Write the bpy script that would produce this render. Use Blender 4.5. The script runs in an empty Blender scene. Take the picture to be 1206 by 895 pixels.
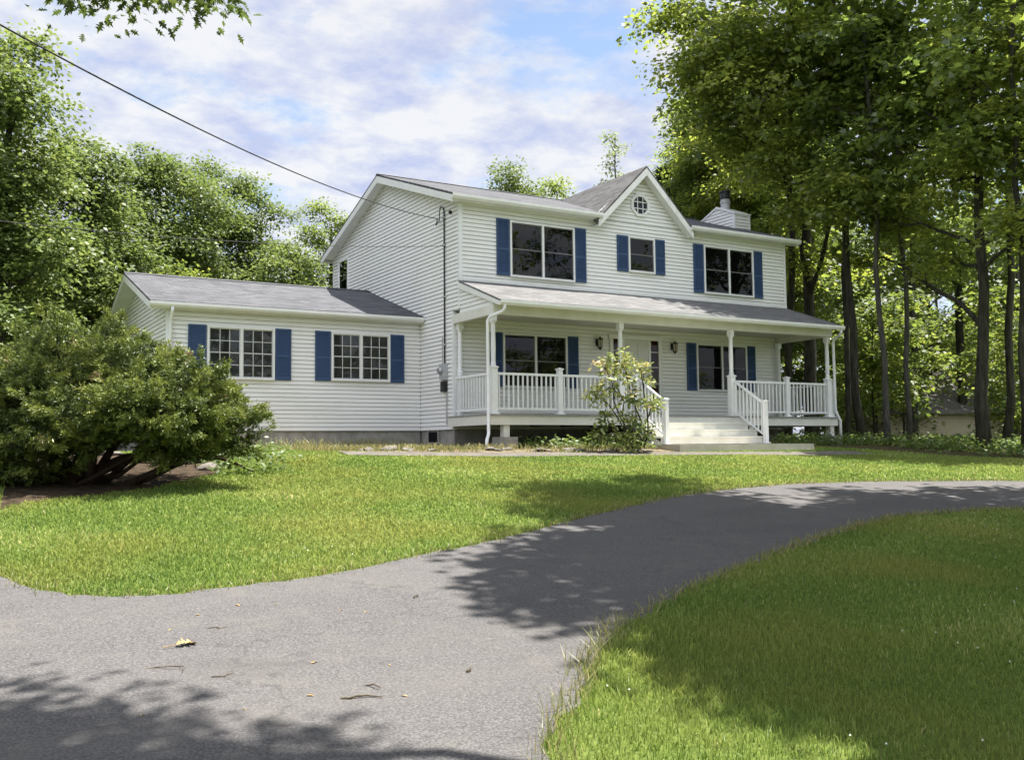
import bpy, math, random
import numpy as np
from math import radians, sin, cos, pi
from mathutils import Vector, Matrix

random.seed(7)
RNG = np.random.default_rng(11)
sc = bpy.context.scene
COL = sc.collection

# ------------------------------------------------------------------ camera
CAM = np.array([-10.83097, -21.26349, -0.70418])
Rv = Vector((0.86256313, -0.50586857, -0.00904626))
Uv = Vector((-0.02586386, -0.0619431, 0.99774451))
Fv = Vector((0.50528794, 0.86038366, 0.06651355))
cd = bpy.data.cameras.new('camera')
cam = bpy.data.objects.new('camera', cd)
COL.objects.link(cam)
cam.matrix_world = Matrix(((Rv.x, Uv.x, -Fv.x, CAM[0]), (Rv.y, Uv.y, -Fv.y, CAM[1]), (Rv.z, Uv.z, -Fv.z, CAM[2]), (0, 0, 0, 1)))
cd.sensor_width = 36
cd.lens = 36 * 1147.4485 / 1206
cd.clip_start = 0.1
cd.clip_end = 3000
sc.camera = cam

# ------------------------------------------------------------------ sun, sky
SUN = Vector((1.0, -.08, 2.7)).normalized()
el = math.asin(SUN.z)
rot = math.atan2(SUN.x, SUN.y)
ld = bpy.data.lights.new('sun', 'SUN')
ld.energy = 4.9
ld.angle = radians(0.55)
ld.color = (1.0, 0.955, 0.88)
lo = bpy.data.objects.new('sun', ld)
COL.objects.link(lo)
lo.rotation_euler = SUN.to_track_quat('Z', 'Y').to_euler()

w = bpy.data.worlds.new('World')
sc.world = w
w.use_nodes = True
nt = w.node_tree
N, L = nt.nodes, nt.links
N.clear()


def nd(t, **kw):
    n = N.new(t)
    for k, v in kw.items():
        setattr(n, k, v)
    return n


out = nd('ShaderNodeOutputWorld')
sky = nd('ShaderNodeTexSky')
sky.sky_type = 'NISHITA'
sky.sun_disc = False
sky.sun_elevation = el
sky.sun_rotation = rot
bgs = nd('ShaderNodeBackground')
bgs.inputs[1].default_value = 0.075
L.new(sky.outputs[0], bgs.inputs[0])
tc = nd('ShaderNodeTexCoord')
sep = nd('ShaderNodeSeparateXYZ')
L.new(tc.outputs['Generated'], sep.inputs[0])
zc = nd('ShaderNodeMath', operation='ADD')
L.new(sep.outputs[2], zc.inputs[0])
zc.inputs[1].default_value = 0.16
zm = nd('ShaderNodeMath', operation='MAXIMUM')
L.new(zc.outputs[0], zm.inputs[0])
zm.inputs[1].default_value = 0.05
dx = nd('ShaderNodeMath', operation='DIVIDE')
dy = nd('ShaderNodeMath', operation='DIVIDE')
L.new(sep.outputs[0], dx.inputs[0]); L.new(zm.outputs[0], dx.inputs[1])
L.new(sep.outputs[1], dy.inputs[0]); L.new(zm.outputs[0], dy.inputs[1])
cmb = nd('ShaderNodeCombineXYZ')
L.new(dx.outputs[0], cmb.inputs[0]); L.new(dy.outputs[0], cmb.inputs[1])
n1 = nd('ShaderNodeTexNoise')
n1.inputs['Scale'].default_value = 2.6
n1.inputs['Detail'].default_value = 7
n1.inputs['Roughness'].default_value = 0.61
n1.inputs['Distortion'].default_value = 0.15
L.new(cmb.outputs[0], n1.inputs['Vector'])
rmp = nd('ShaderNodeValToRGB')
rmp.color_ramp.elements[0].position = 0.34
rmp.color_ramp.elements[0].color = (0.05, 0.05, 0.05, 1)
rmp.color_ramp.elements[1].position = 0.48
rmp.color_ramp.elements[1].color = (0.98, 0.98, 0.98, 1)
L.new(n1.outputs[0], rmp.inputs[0])
n2 = nd('ShaderNodeTexNoise')
n2.inputs['Scale'].default_value = 5.5
n2.inputs['Detail'].default_value = 8
n2.inputs['Roughness'].default_value = 0.6
mp2 = nd('ShaderNodeMapping')
mp2.inputs['Location'].default_value = (4.3, 1.7, 0)
L.new(cmb.outputs[0], mp2.inputs[0]); L.new(mp2.outputs[0], n2.inputs['Vector'])
cr2 = nd('ShaderNodeValToRGB')
cr2.color_ramp.elements[0].position = 0.36
cr2.color_ramp.elements[0].color = (0.60, 0.67, 0.93, 1)
cr2.color_ramp.elements[1].position = 0.58
cr2.color_ramp.elements[1].color = (0.95, 0.965, 1.0, 1)
L.new(n2.outputs[0], cr2.inputs[0])
bgc = nd('ShaderNodeBackground')
bgc.inputs[1].default_value = 0.34
L.new(cr2.outputs[0], bgc.inputs[0])
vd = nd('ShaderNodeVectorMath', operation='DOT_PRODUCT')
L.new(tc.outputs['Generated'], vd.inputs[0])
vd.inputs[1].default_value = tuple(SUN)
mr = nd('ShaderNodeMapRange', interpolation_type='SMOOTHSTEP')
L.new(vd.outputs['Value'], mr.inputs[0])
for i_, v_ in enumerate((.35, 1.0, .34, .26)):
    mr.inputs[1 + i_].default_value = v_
# added unseen bright sky lobe behind the viewpoint, fills the shaded walls
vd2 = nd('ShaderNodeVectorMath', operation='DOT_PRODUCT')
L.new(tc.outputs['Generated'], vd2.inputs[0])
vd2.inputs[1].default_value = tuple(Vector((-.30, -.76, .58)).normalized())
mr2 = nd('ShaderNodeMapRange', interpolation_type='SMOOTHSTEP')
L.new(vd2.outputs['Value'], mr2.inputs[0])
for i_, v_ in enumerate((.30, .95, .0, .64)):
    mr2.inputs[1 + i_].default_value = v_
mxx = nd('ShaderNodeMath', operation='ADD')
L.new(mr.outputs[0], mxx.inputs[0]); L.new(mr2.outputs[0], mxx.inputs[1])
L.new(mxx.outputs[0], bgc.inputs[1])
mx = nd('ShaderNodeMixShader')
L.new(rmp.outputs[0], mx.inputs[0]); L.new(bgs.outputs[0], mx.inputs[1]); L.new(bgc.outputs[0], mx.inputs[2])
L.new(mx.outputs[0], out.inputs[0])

sc.view_settings.view_transform = 'Standard'
sc.view_settings.look = 'None'
sc.view_settings.exposure = 1.5
sc.view_settings.gamma = 1
sc.view_settings.use_curve_mapping = False
sc.render.engine = 'CYCLES'
cy = sc.cycles
cy.max_bounces = 8
cy.transparent_max_bounces = 8
cy.diffuse_bounces = 4
cy.glossy_bounces = 3
cy.transmission_bounces = 4
cy.sample_clamp_indirect = 4
cy.use_denoising = True


# ------------------------------------------------------------------ materials
def mat(name, col=(.5, .5, .5), rough=.6, spec=.3, metal=0.0):
    m = bpy.data.materials.new(name)
    m.use_nodes = True
    b = m.node_tree.nodes['Principled BSDF']
    b.inputs['Base Color'].default_value = (*col, 1)
    b.inputs['Roughness'].default_value = rough
    b.inputs['Specular IOR Level'].default_value = spec
    b.inputs['Metallic'].default_value = metal
    return m


class NT:
    """small node-building helper"""

    def __init__(s, m):
        s.t = m.node_tree
        s.b = s.t.nodes.get('Principled BSDF')

    def n(s, t, ins=None, **kw):
        x = s.t.nodes.new(t)
        for k, v in kw.items():
            setattr(x, k, v)
        for k, v in (ins or {}).items():
            if hasattr(v, 'is_output') or isinstance(v, bpy.types.NodeSocket):
                s.t.links.new(v, x.inputs[k])
            else:
                x.inputs[k].default_value = v
        return x

    def link(s, a, b):
        s.t.links.new(a, b)

    def noise(s, scale, detail=4, rough=.55, vec=None, dist=0.0):
        x = s.n('ShaderNodeTexNoise', {'Scale': scale, 'Detail': detail, 'Roughness': rough, 'Distortion': dist})
        if vec is None:
            vec = s.n('ShaderNodeTexCoord').outputs['Object']
        s.link(vec, x.inputs['Vector'])
        return x.outputs[0]

    def ramp(s, fac, stops):
        x = s.n('ShaderNodeValToRGB')
        e = x.color_ramp.elements
        while len(e) < len(stops):
            e.new(.5)
        for i, (p, c) in enumerate(stops):
            e[i].position = p
            e[i].color = (*c, 1) if len(c) == 3 else c
        s.link(fac, x.inputs[0])
        return x.outputs[0]

    def mix(s, a, b, fac, mode='MIX'):
        x = s.n('ShaderNodeMix', data_type='RGBA', blend_type=mode)
        for i, v in ((0, fac), (6, a), (7, b)):
            if isinstance(v, bpy.types.NodeSocket):
                s.link(v, x.inputs[i])
            else:
                x.inputs[i].default_value = v if i == 0 else (*v, 1)
        return x.outputs[2]

    def bump(s, hgt, strength=.3, dist=.02):
        x = s.n('ShaderNodeBump', {'Strength': strength, 'Distance': dist, 'Height': hgt})
        s.link(x.outputs[0], s.b.inputs['Normal'])

    def col(s, c):
        s.link(c, s.b.inputs['Base Color'])


def noisy(name, c1, c2, scale=6, rough=.6, spec=.3, bump=0.0, bscale=None, detail=5):
    m = mat(name, c1, rough, spec)
    t = NT(m)
    f = t.noise(scale, detail)
    t.col(t.ramp(f, [(.3, c1), (.7, c2)]))
    if bump:
        t.bump(t.noise(bscale or scale * 4, 4), bump, .02)
    return m


M = {}
# vinyl siding: off-white with faint vertical grime and course tone changes
m = mat('vinyl_siding', (.55, .55, .55), .5, .25)
t = NT(m)
tcn = t.n('ShaderNodeTexCoord').outputs['Object']
mpn = t.n('ShaderNodeMapping', {'Vector': tcn, 'Scale': (.5, .5, 9.8)})
f1 = t.noise(1.0, 2, .5, mpn.outputs[0])
f2 = t.noise(.8, 5, .6)
c = t.ramp(f1, [(.3, (.725, .72, .705)), (.7, (.775, .77, .755))])
c = t.mix(c, (.61, .605, .545), t.ramp(f2, [(.5, (0, 0, 0)), (.85, (.55, .55, .55))]))
t.col(c)
t.bump(t.noise(30, 3), .08, .004)
M['siding'] = m
M['white'] = noisy('white_painted_trim', (.66, .66, .64), (.74, .74, .73), 3, .45, .35)
M['vinyl'] = noisy('white_vinyl', (.70, .71, .71), (.77, .78, .78), 4, .35, .4)
M['cream'] = noisy('cream_painted_board', (.60, .59, .53), (.68, .67, .62), 3, .5, .3)
M['ceil'] = noisy('porch_ceiling_board', (.50, .49, .43), (.58, .57, .52), 3, .5, .3)
M['deck'] = noisy('grey_deck_board', (.20, .20, .19), (.30, .30, .29), 9, .7, .2, .2)
M['blue'] = noisy('blue_shutter_paint', (.030, .060, .130), (.040, .074, .155), 3, .55, .25)
M['conc'] = noisy('concrete_block', (.22, .21, .19), (.36, .34, .31), 5, .9, .1, .5, 18)
M['black'] = mat('black_metal', (.015, .015, .016), .45, .4)
M['steel'] = mat('galvanised_steel', (.45, .46, .47), .4, .5, .8)
M['greymetal'] = noisy('grey_meter_enamel', (.34, .35, .36), (.42, .43, .44), 8, .45, .4)
M['cable'] = mat('weathered_cable_rubber', (.03, .03, .032), .6, .3)
M['dark'] = mat('dark_interior', (.012, .012, .013), .9, .05)
M['backing'] = noisy('grey_window_backing', (.10, .095, .09), (.17, .165, .16), 2.2, .9, .05)  # plain grey sheet set behind the wing panes
M['door'] = noisy('white_door_paint', (.55, .55, .52), (.62, .62, .6), 4, .4, .4)
M['redwood'] = noisy('dark_red_curtain', (.08, .03, .02), (.14, .05, .035), 6, .8, .1)
M['rail'] = M['vinyl']
M['sash'] = noisy('grey_sash_screen', (.12, .12, .118), (.18, .18, .176), 4, .5, .3)
M['sash_white'] = noisy('dull_white_sash', (.46, .46, .45), (.54, .54, .53), 4, .5, .3)
m = mat('lantern_glass', (.35, .3, .2), .15, .5)
M['lglass'] = m

# window glass
m = bpy.data.materials.new('window_glass')
m.use_nodes = True
t = NT(m)
t.t.nodes.remove(t.b)
outn = [x for x in t.t.nodes if x.type == 'OUTPUT_MATERIAL'][0]
bm_ = t.n('ShaderNodeBump', {'Strength': .035, 'Distance': .05, 'Height': t.noise(1.6, 2)})
gl = t.n('ShaderNodeBsdfGlossy', {'Roughness': .015, 'Color': (.95, .95, .95, 1)})
t.link(bm_.outputs[0], gl.inputs['Normal'])
tr = t.n('ShaderNodeBsdfTransparent', {'Color': (.62, .66, .66, 1)})
fr = t.n('ShaderNodeFresnel', {'IOR': 1.36})
ms = t.n('ShaderNodeMixShader', {0: t.n('ShaderNodeMath', {0: fr.outputs[0], 1: .0}, operation='ADD').outputs[0]})
t.link(tr.outputs[0], ms.inputs[1])
t.link(gl.outputs[0], ms.inputs[2])
t.link(ms.outputs[0], outn.inputs[0])
M['glass'] = m


def shingle(name, c1, c2, swap=False, k=1.06):
    m = mat(name, c1, .95, .12)
    t = NT(m)
    tcn = t.n('ShaderNodeTexCoord').outputs['Object']
    sp = t.n('ShaderNodeSeparateXYZ', {0: tcn})
    my = t.n('ShaderNodeMath', {0: sp.outputs[0 if swap else 1], 1: (1.41 if swap else k)}, operation='MULTIPLY')
    cv = t.n('ShaderNodeCombineXYZ', {0: sp.outputs[1 if swap else 0], 1: my.outputs[0], 2: 0.0})
    br = t.n('ShaderNodeTexBrick', {'Vector': cv.outputs[0], 'Color1': (*[x * .74 for x in c1], 1), 'Color2': (*[x * 1.22 for x in c2], 1), 'Mortar': (*[x * .55 for x in c1], 1),
                                    'Scale': 1.0, 'Mortar Size': .010, 'Mortar Smooth': .3, 'Brick Width': .33, 'Row Height': .14, 'Bias': 0.0})
    br.offset = .37
    c = br.outputs[0]
    f = t.noise(1.3, 5, .6)
    c = t.mix(c, tuple(x * 1.35 for x in c2), t.ramp(f, [(.42, (0, 0, 0)), (.7, (.4, .4, .4))]))
    f5 = t.noise(1.0, 3, .5, t.n('ShaderNodeMapping', {'Vector': cv.outputs[0], 'Scale': (1.6, 7.1, 1)}).outputs[0])
    c = t.mix(c, tuple(x * .5 for x in c1), t.ramp(f5, [(.5, (0, 0, 0)), (.72, (.75, .75, .75))]))
    g = t.noise(160, 2, .6)
    c = t.mix(c, t.ramp(g, [(.35, tuple(x * .7 for x in c1)), (.65, tuple(x * 1.4 for x in c2))]), .35)
    t.col(c)
    t.bump(t.n('ShaderNodeMath', {0: br.outputs[1], 1: -1.0}, operation='MULTIPLY').outputs[0], .5, .012)
    return m


M['shingle'] = shingle('grey_asphalt_shingle', (.076, .077, .084), (.112, .114, .122))
M['shingle_gable'] = shingle('grey_gable_shingle', (.085, .083, .083), (.125, .122, .12), True)
M['shingle_pale'] = shingle('pale_porch_shingle', (.125, .124, .124), (.165, .163, .162))  # paler shingle tone, used on the porch roof only
M['shingle_n'] = shingle('brown_grey_shingle', (.12, .11, .10), (.16, .15, .14))
M['siding_tan'] = noisy('tan_siding', (.42, .36, .25), (.48, .42, .3), 1.5, .6, .2)
M['siding_cream'] = noisy('cream_siding', (.5, .47, .4), (.56, .53, .46), 1.5, .6, .2)

# asphalt
m = mat('worn_asphalt', (.1, .1, .1), .92, .2)
t = NT(m)
f1 = t.noise(.35, 5, .6)
f2 = t.noise(70, 3, .75)
f3 = t.noise(2.6, 6, .65)
c = t.ramp(f1, [(.3, (.083, .080, .082)), (.7, (.112, .106, .107))])
c = t.mix(c, t.ramp(f2, [(.34, (.030, .029, .030)), (.5, (.10, .096, .096)), (.66, (.22, .212, .207))]), .55)
c = t.mix(c, (.15, .14, .125), t.ramp(f3, [(.52, (0, 0, 0)), (.80, (.6, .6, .6))]))
tr1 = t.noise(.9, 3, .5, t.n('ShaderNodeMapping', {'Vector': t.n('ShaderNodeTexCoord').outputs['Object'], 'Scale': (.25, 1.6, 1), 'Rotation': (0, 0, -.5)}).outputs[0])
c = t.mix(c, (.135, .125, .118), t.ramp(tr1, [(.45, (0, 0, 0)), (.75, (.45, .45, .45))]))
fcr = t.noise(.7, 8, .7, dist=1.2)
c = t.mix(c, (.045, .044, .045), t.ramp(fcr, [(.485, (0, 0, 0)), (.50, (.0, .0, .0)), (.503, (.6, .6, .6)), (.509, (0, 0, 0))]))
wv = t.n('ShaderNodeTexNoise', {'Scale': 1.6, 'Detail': 5.0, 'Roughness': .6})
oc_ = t.n('ShaderNodeTexCoord').outputs['Object']
t.link(oc_, wv.inputs['Vector'])
vm = t.n('ShaderNodeVectorMath', {0: wv.outputs['Color']}, operation='SCALE')
vm.inputs['Scale'].default_value = .9
va = t.n('ShaderNodeVectorMath', {0: oc_, 1: vm.outputs[0]}, operation='ADD')
vo = t.n('ShaderNodeTexVoronoi', {'Vector': va.outputs[0], 'Scale': .42}, feature='DISTANCE_TO_EDGE')
ck = t.ramp(vo.outputs['Distance'], [(.0, (1, 1, 1)), (.006, (0, 0, 0))])
mk = t.ramp(t.noise(.8, 3), [(.47, (0, 0, 0)), (.60, (.42, .42, .42))])
c = t.mix(c, (.035, .034, .034), t.mix((0, 0, 0), ck, mk))
stn = t.ramp(t.noise(1.1, 4, .6, dist=.8), [(.62, (0, 0, 0)), (.74, (.5, .5, .5))])
c = t.mix(c, (.065, .062, .062), stn)
t.col(c)
t.bump(t.noise(120, 3, .7), .55, .012)
M['asphalt'] = m

m = mat('lawn_thatch', (.06, .08, .02), .95, .1)
t = NT(m)
f1 = t.noise(.45, 5, .6)
f2 = t.noise(22, 4, .7)
c = t.ramp(f1, [(.3, (.085, .135, .027)), (.55, (.135, .175, .042)), (.75, (.22, .20, .065))])
c = t.mix(c, t.ramp(f2, [(.35, (.03, .045, .012)), (.65, (.12, .15, .035))]), .5)
t.col(c)
t.bump(t.noise(30, 4), .6, .03)
M['lawn'] = m

M['forest'] = noisy('leaf_litter_floor', (.035, .03, .016), (.085, .075, .035), 2.5, .95, .05, .5, 20)
M['soil'] = noisy('dry_bed_soil', (.10, .075, .05), (.21, .175, .12), 5, .95, .05, .6, 40)
M['mulch'] = noisy('dark_mulch', (.022, .017, .012), (.085, .062, .042), 9, .95, .05, .7, 40)
M['path'] = noisy('grey_paver', (.095, .088, .075), (.16, .145, .125), 4, .9, .1, .4, 20)
M['stone'] = noisy('field_stone', (.10, .09, .08), (.25, .23, .20), 6, .9, .15, .5, 14)
M['slab'] = noisy('weathered_concrete', (.38, .35, .30), (.5, .47, .41), 3, .9, .1, .2, 25)


def bark(name, c1, c2):
    m = mat(name, c1, .95, .08)
    t = NT(m)
    tcn = t.n('ShaderNodeTexCoord').outputs['Object']
    mp = t.n('ShaderNodeMapping', {'Vector': tcn, 'Scale': (14, 14, 2.2)})
    f = t.noise(1.0, 6, .65, mp.outputs[0])
    t.col(t.ramp(f, [(.3, c1), (.7, c2)]))
    t.bump(f, .9, .05)
    return m


M['bark'] = bark('dark_grey_bark', (.016, .016, .012), (.078, .074, .058))
M['bark_light'] = bark('pale_grey_bark', (.032, .031, .027), (.115, .108, .095))
M['bark_red'] = bark('red_brown_juniper_bark', (.018, .012, .009), (.07, .048, .035))


def leafmat(name, stops, trans=.35, rough=.5, big=None, gloss=.035, tv=2.2):
    m = bpy.data.materials.new(name)
    m.use_nodes = True
    t = NT(m)
    t.t.nodes.remove(t.b)
    outn = [x for x in t.t.nodes if x.type == 'OUTPUT_MATERIAL'][0]
    a = t.n('ShaderNodeAttribute', attribute_name='rnd')
    c = t.ramp(a.outputs['Fac'], stops)
    if big:
        f = t.noise(big[0], 3)
        c = t.mix(c, big[1], t.ramp(f, [(.45, (0, 0, 0)), (.72, (big[2],) * 3)]))
    d = t.n('ShaderNodeBsdfDiffuse', {'Color': c})
    g = t.n('ShaderNodeBsdfGlossy', {'Roughness': rough, 'Color': (1, 1, 1, 1)})
    hs = t.n('ShaderNodeHueSaturation', {'Hue': .485, 'Saturation': .98, 'Value': tv, 'Color': c})
    tr = t.n('ShaderNodeBsdfTranslucent', {'Color': hs.outputs[0]})
    m1 = t.n('ShaderNodeMixShader', {0: trans})
    t.link(d.outputs[0], m1.inputs[1]); t.link(tr.outputs[0], m1.inputs[2])
    m2 = t.n('ShaderNodeMixShader', {0: gloss})
    t.link(m1.outputs[0], m2.inputs[1]); t.link(g.outputs[0], m2.inputs[2])
    t.link(m2.outputs[0], outn.inputs[0])
    return m


M['leaf_maple'] = leafmat('maple_leaf', [(0, (.062, .092, .014)), (.5, (.118, .158, .022)), (1, (.19, .22, .034))], .62, tv=2.6)
M['leaf_oak'] = leafmat('oak_leaf', [(0, (.030, .05, .010)), (.5, (.052, .085, .016)), (1, (.085, .12, .022))], .35)
M['leaf_wood'] = leafmat('woodland_leaf', [(0, (.05, .082, .014)), (.5, (.085, .125, .02)), (1, (.13, .17, .03))], .55, tv=2.7)
M['leaf_bright'] = leafmat('bright_understory_leaf', [(0, (.055, .09, .015)), (.5, (.105, .15, .024)), (1, (.19, .22, .04))], .5)
M['leaf_left'] = leafmat('sunny_hardwood_leaf', [(0, (.058, .092, .02)), (.5, (.10, .146, .032)), (1, (.155, .195, .052))], .4)
M['leaf_pale'] = leafmat('pale_birch_leaf', [(0, (.12, .16, .06)), (1, (.2, .24, .1))], .4)
M['needle'] = leafmat('spruce_needle', [(0, (.02, .04, .02)), (1, (.045, .075, .03))], .1)
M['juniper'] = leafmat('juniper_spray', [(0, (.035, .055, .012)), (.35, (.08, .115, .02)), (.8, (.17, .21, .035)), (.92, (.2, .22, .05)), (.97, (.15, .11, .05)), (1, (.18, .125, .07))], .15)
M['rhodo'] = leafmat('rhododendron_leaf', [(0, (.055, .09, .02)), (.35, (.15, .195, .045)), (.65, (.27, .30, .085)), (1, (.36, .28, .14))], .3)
M['grass'] = leafmat('grass_blade', [(0, (.068, .13, .024)), (.55, (.165, .238, .052)), (.88, (.29, .33, .10)), (1, (.46, .42, .22))], .4, .45, (.5, (.24, .23, .06), .6), .012)
M['straw'] = leafmat('straw_grass', [(0, (.10, .14, .03)), (.5, (.2, .2, .07)), (1, (.36, .3, .14))], .3)
M['fern'] = leafmat('fern_leaf', [(0, (.05, .09, .018)), (1, (.12, .17, .035))], .35)
M['clover'] = mat('clover_flower', (.7, .7, .62), .8, .1)
M['dryleaf'] = noisy('dry_leaf', (.28, .19, .08), (.42, .32, .16), 20, .8, .1)
M['twig'] = noisy('dry_twig', (.06, .045, .03), (.14, .11, .07), 20, .9, .1)


# ------------------------------------------------------------------ mesh helpers
class MB:
    def __init__(s):
        s.v = []
        s.f = []

    def face(s, pts):
        i = len(s.v)
        s.v += [tuple(p) for p in pts]
        s.f.append(tuple(range(i, i + len(pts))))

    def box(s, x0, x1, y0, y1, z0, z1):
        s.hexa([(x0, y0, z0), (x1, y0, z0), (x1, y1, z0), (x0, y1, z0), (x0, y0, z1), (x1, y0, z1), (x1, y1, z1), (x0, y1, z1)])
        return s

    def hexa(s, p):
        i = len(s.v)
        s.v += [tuple(q) for q in p]
        for f in ((3, 2, 1, 0), (4, 5, 6, 7), (0, 1, 5, 4), (1, 2, 6, 5), (2, 3, 7, 6), (3, 0, 4, 7)):
            s.f.append(tuple(i + k for k in f))
        return s

    def prism(s, poly, off):
        """polygon (3D points) extruded by vector off"""
        n = len(poly)
        i = len(s.v)
        s.v += [tuple(p) for p in poly] + [tuple(p[k] + off[k] for k in range(3)) for p in poly]
        s.f.append(tuple(i + k for k in reversed(range(n))))
        s.f.append(tuple(i + n + k for k in range(n)))
        for k in range(n):
            j = (k + 1) % n
            s.f.append((i + k, i + j, i + n + j, i + n + k))
        return s

    def tube(s, pts, rad, seg=8, cap=True):
        pts = [Vector(p) for p in pts]
        n = len(pts)
        if not hasattr(rad, '__len__'):
            rad = [rad] * n
        i0 = len(s.v)
        ref = None
        for k, p in enumerate(pts):
            d = (pts[min(k + 1, n - 1)] - pts[max(k - 1, 0)])
            if d.length < 1e-9:
                d = Vector((0, 0, 1))
            d.normalize()
            if ref is None:
                ref = d.orthogonal().normalized()
            a = (ref - d * ref.dot(d))
            a = a.normalized() if a.length > 1e-6 else d.orthogonal().normalized()
            ref = a
            b = d.cross(a)
            for q in range(seg):
                t_ = 2 * pi * q / seg
                s.v.append(tuple(p + (a * cos(t_) + b * sin(t_)) * rad[k]))
        for k in range(n - 1):
            for q in range(seg):
                r_ = (q + 1) % seg
                s.f.append((i0 + k * seg + q, i0 + k * seg + r_, i0 + (k + 1) * seg + r_, i0 + (k + 1) * seg + q))
        if cap:
            s.f.append(tuple(i0 + q for q in reversed(range(seg))))
            s.f.append(tuple(i0 + (n - 1) * seg + q for q in range(seg)))
        return s

    def lathe(s, x, y, prof, seg=14):
        i0 = len(s.v)
        for r_, z_ in prof:
            for q in range(seg):
                t_ = 2 * pi * q / seg
                s.v.append((x + r_ * cos(t_), y + r_ * sin(t_), z_))
        for k in range(len(prof) - 1):
            for q in range(seg):
                r2 = (q + 1) % seg
                s.f.append((i0 + k * seg + q, i0 + k * seg + r2, i0 + (k + 1) * seg + r2, i0 + (k + 1) * seg + q))
        s.f.append(tuple(i0 + q for q in reversed(range(seg))))
        s.f.append(tuple(i0 + (len(prof) - 1) * seg + q for q in range(seg)))
        return s

    def build(s, name, m, parent=None, smooth=False, label=None):
        me = bpy.data.meshes.new(name)
        me.from_pydata(s.v, [], s.f)
        me.materials.append(m)
        if smooth:
            me.shade_smooth()
        o = bpy.data.objects.new(name, me)
        COL.objects.link(o)
        if parent:
            o.parent = parent
        if label:
            o['label'] = label
        return o


def tag(o, label=None, cat=None, group=None, kind=None):
    if label: o['label'] = label
    if cat: o['category'] = cat
    if group: o['group'] = group
    if kind: o['kind'] = kind
    return o


def empty(name, loc=(0, 0, 0), rz=0):
    o = bpy.data.objects.new(name, None)
    o.location = loc
    o.rotation_euler = (0, 0, rz)
    o.empty_display_size = .2
    COL.objects.link(o)
    return o


def copy_tree(o, parent=None):
    c_ = o.copy()
    COL.objects.link(c_)
    if parent is not None:
        c_.parent = parent
    for ch in list(o.children):
        copy_tree(ch, c_)
    return c_


def np_mesh(name, V, nper, m, rnd=None):
    """V: (count*nper,3), every face uses its own nper verts"""
    V = np.ascontiguousarray(V, dtype=np.float32)
    nv = len(V)
    nf = nv // nper
    me = bpy.data.meshes.new(name)
    me.vertices.add(nv)
    me.vertices.foreach_set('co', V.ravel())
    me.loops.add(nv)
    me.loops.foreach_set('vertex_index', np.arange(nv, dtype=np.int32))
    me.polygons.add(nf)
    me.polygons.foreach_set('loop_start', np.arange(0, nv, nper, dtype=np.int32))
    if rnd is not None:
        a = me.attributes.new('rnd', 'FLOAT', 'FACE')
        a.data.foreach_set('value', np.asarray(rnd, dtype=np.float32))
    me.materials.append(m)
    me.update(calc_edges=True)
    return me


def link_mesh(name, me, parent=None):
    o = bpy.data.objects.new(name, me)
    COL.objects.link(o)
    if parent is not None:
        o.parent = parent
    return o


# ------------------------------------------------------------------ ground
def hz(x, y):
    t_ = min(max((y + 21.3) / 18.3, 0), 1)
    z_ = -2.3 + 1.5 * t_
    return z_ - 1.4 * min(max((x - 17) / 14, 0), 1)


def hz_np(x, y):
    return -2.3 + 1.5 * np.clip((y + 21.3) / 18.3, 0, 1) - 1.4 * np.clip((x - 17) / 14, 0, 1)


def cut_list(a, b, step):
    s_ = {a, b}
    k = math.ceil(a / step) * step
    while k < b:
        s_.add(round(k, 4))
        k += step
    for q in (-21.3, -3.0):
        if a < q < b: s_.add(q)
    return sorted(s_)


def sheet(name, poly, off, m, kind='structure'):
    """polygon in plan laid over the terrain, cut in y (and x) so it follows it"""
    import bmesh
    bm = bmesh.new()
    vs = [bm.verts.new((p[0], p[1], 0)) for p in poly]
    bm.faces.new(vs)
    bmesh.ops.triangulate(bm, faces=bm.faces[:])
    for q in (-21.3, -3.0):
        bmesh.ops.bisect_plane(bm, geom=bm.verts[:] + bm.edges[:] + bm.faces[:], plane_co=(0, q, 0), plane_no=(0, 1, 0))
    for q in (17.0, 31.0):
        bmesh.ops.bisect_plane(bm, geom=bm.verts[:] + bm.edges[:] + bm.faces[:], plane_co=(q, 0, 0), plane_no=(1, 0, 0))
    for v in bm.verts:
        v.co.z = hz(v.co.x, v.co.y) + off
    bmesh.ops.recalc_face_normals(bm, faces=bm.faces[:])
    for f in bm.faces:
        if f.normal.z < 0: f.normal_flip()
    me = bpy.data.meshes.new(name)
    bm.to_mesh(me)
    bm.free()
    me.materials.append(m)
    o = link_mesh(name, me)
    if kind: o['kind'] = kind
    return o


def smooth_poly(pts, n=6):
    out_ = []
    P = [np.array(p, float) for p in pts]
    for i in range(len(P) - 1):
        p0, p1, p2, p3 = P[max(i - 1, 0)], P[i], P[i + 1], P[min(i + 2, len(P) - 1)]
        for k in range(n):
            t_ = k / n
            out_.append(.5 * (2 * p1 + (p2 - p0) * t_ + (2 * p0 - 5 * p1 + 4 * p2 - p3) * t_ ** 2 + (3 * p1 - p0 - 3 * p2 + p3) * t_ ** 3))
    out_.append(P[-1])
    return out_


def inpoly(x, y, poly):
    r_ = np.zeros(len(x), bool)
    n = len(poly)
    j = n - 1
    for i in range(n):
        xi, yi = poly[i][0], poly[i][1]
        xj, yj = poly[j][0], poly[j][1]
        if yi != yj:
            c_ = ((yi > y) != (yj > y)) & (x < (xj - xi) * (y - yi) / (yj - yi) + xi)
            r_ ^= c_
        j = i
    return r_


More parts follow.
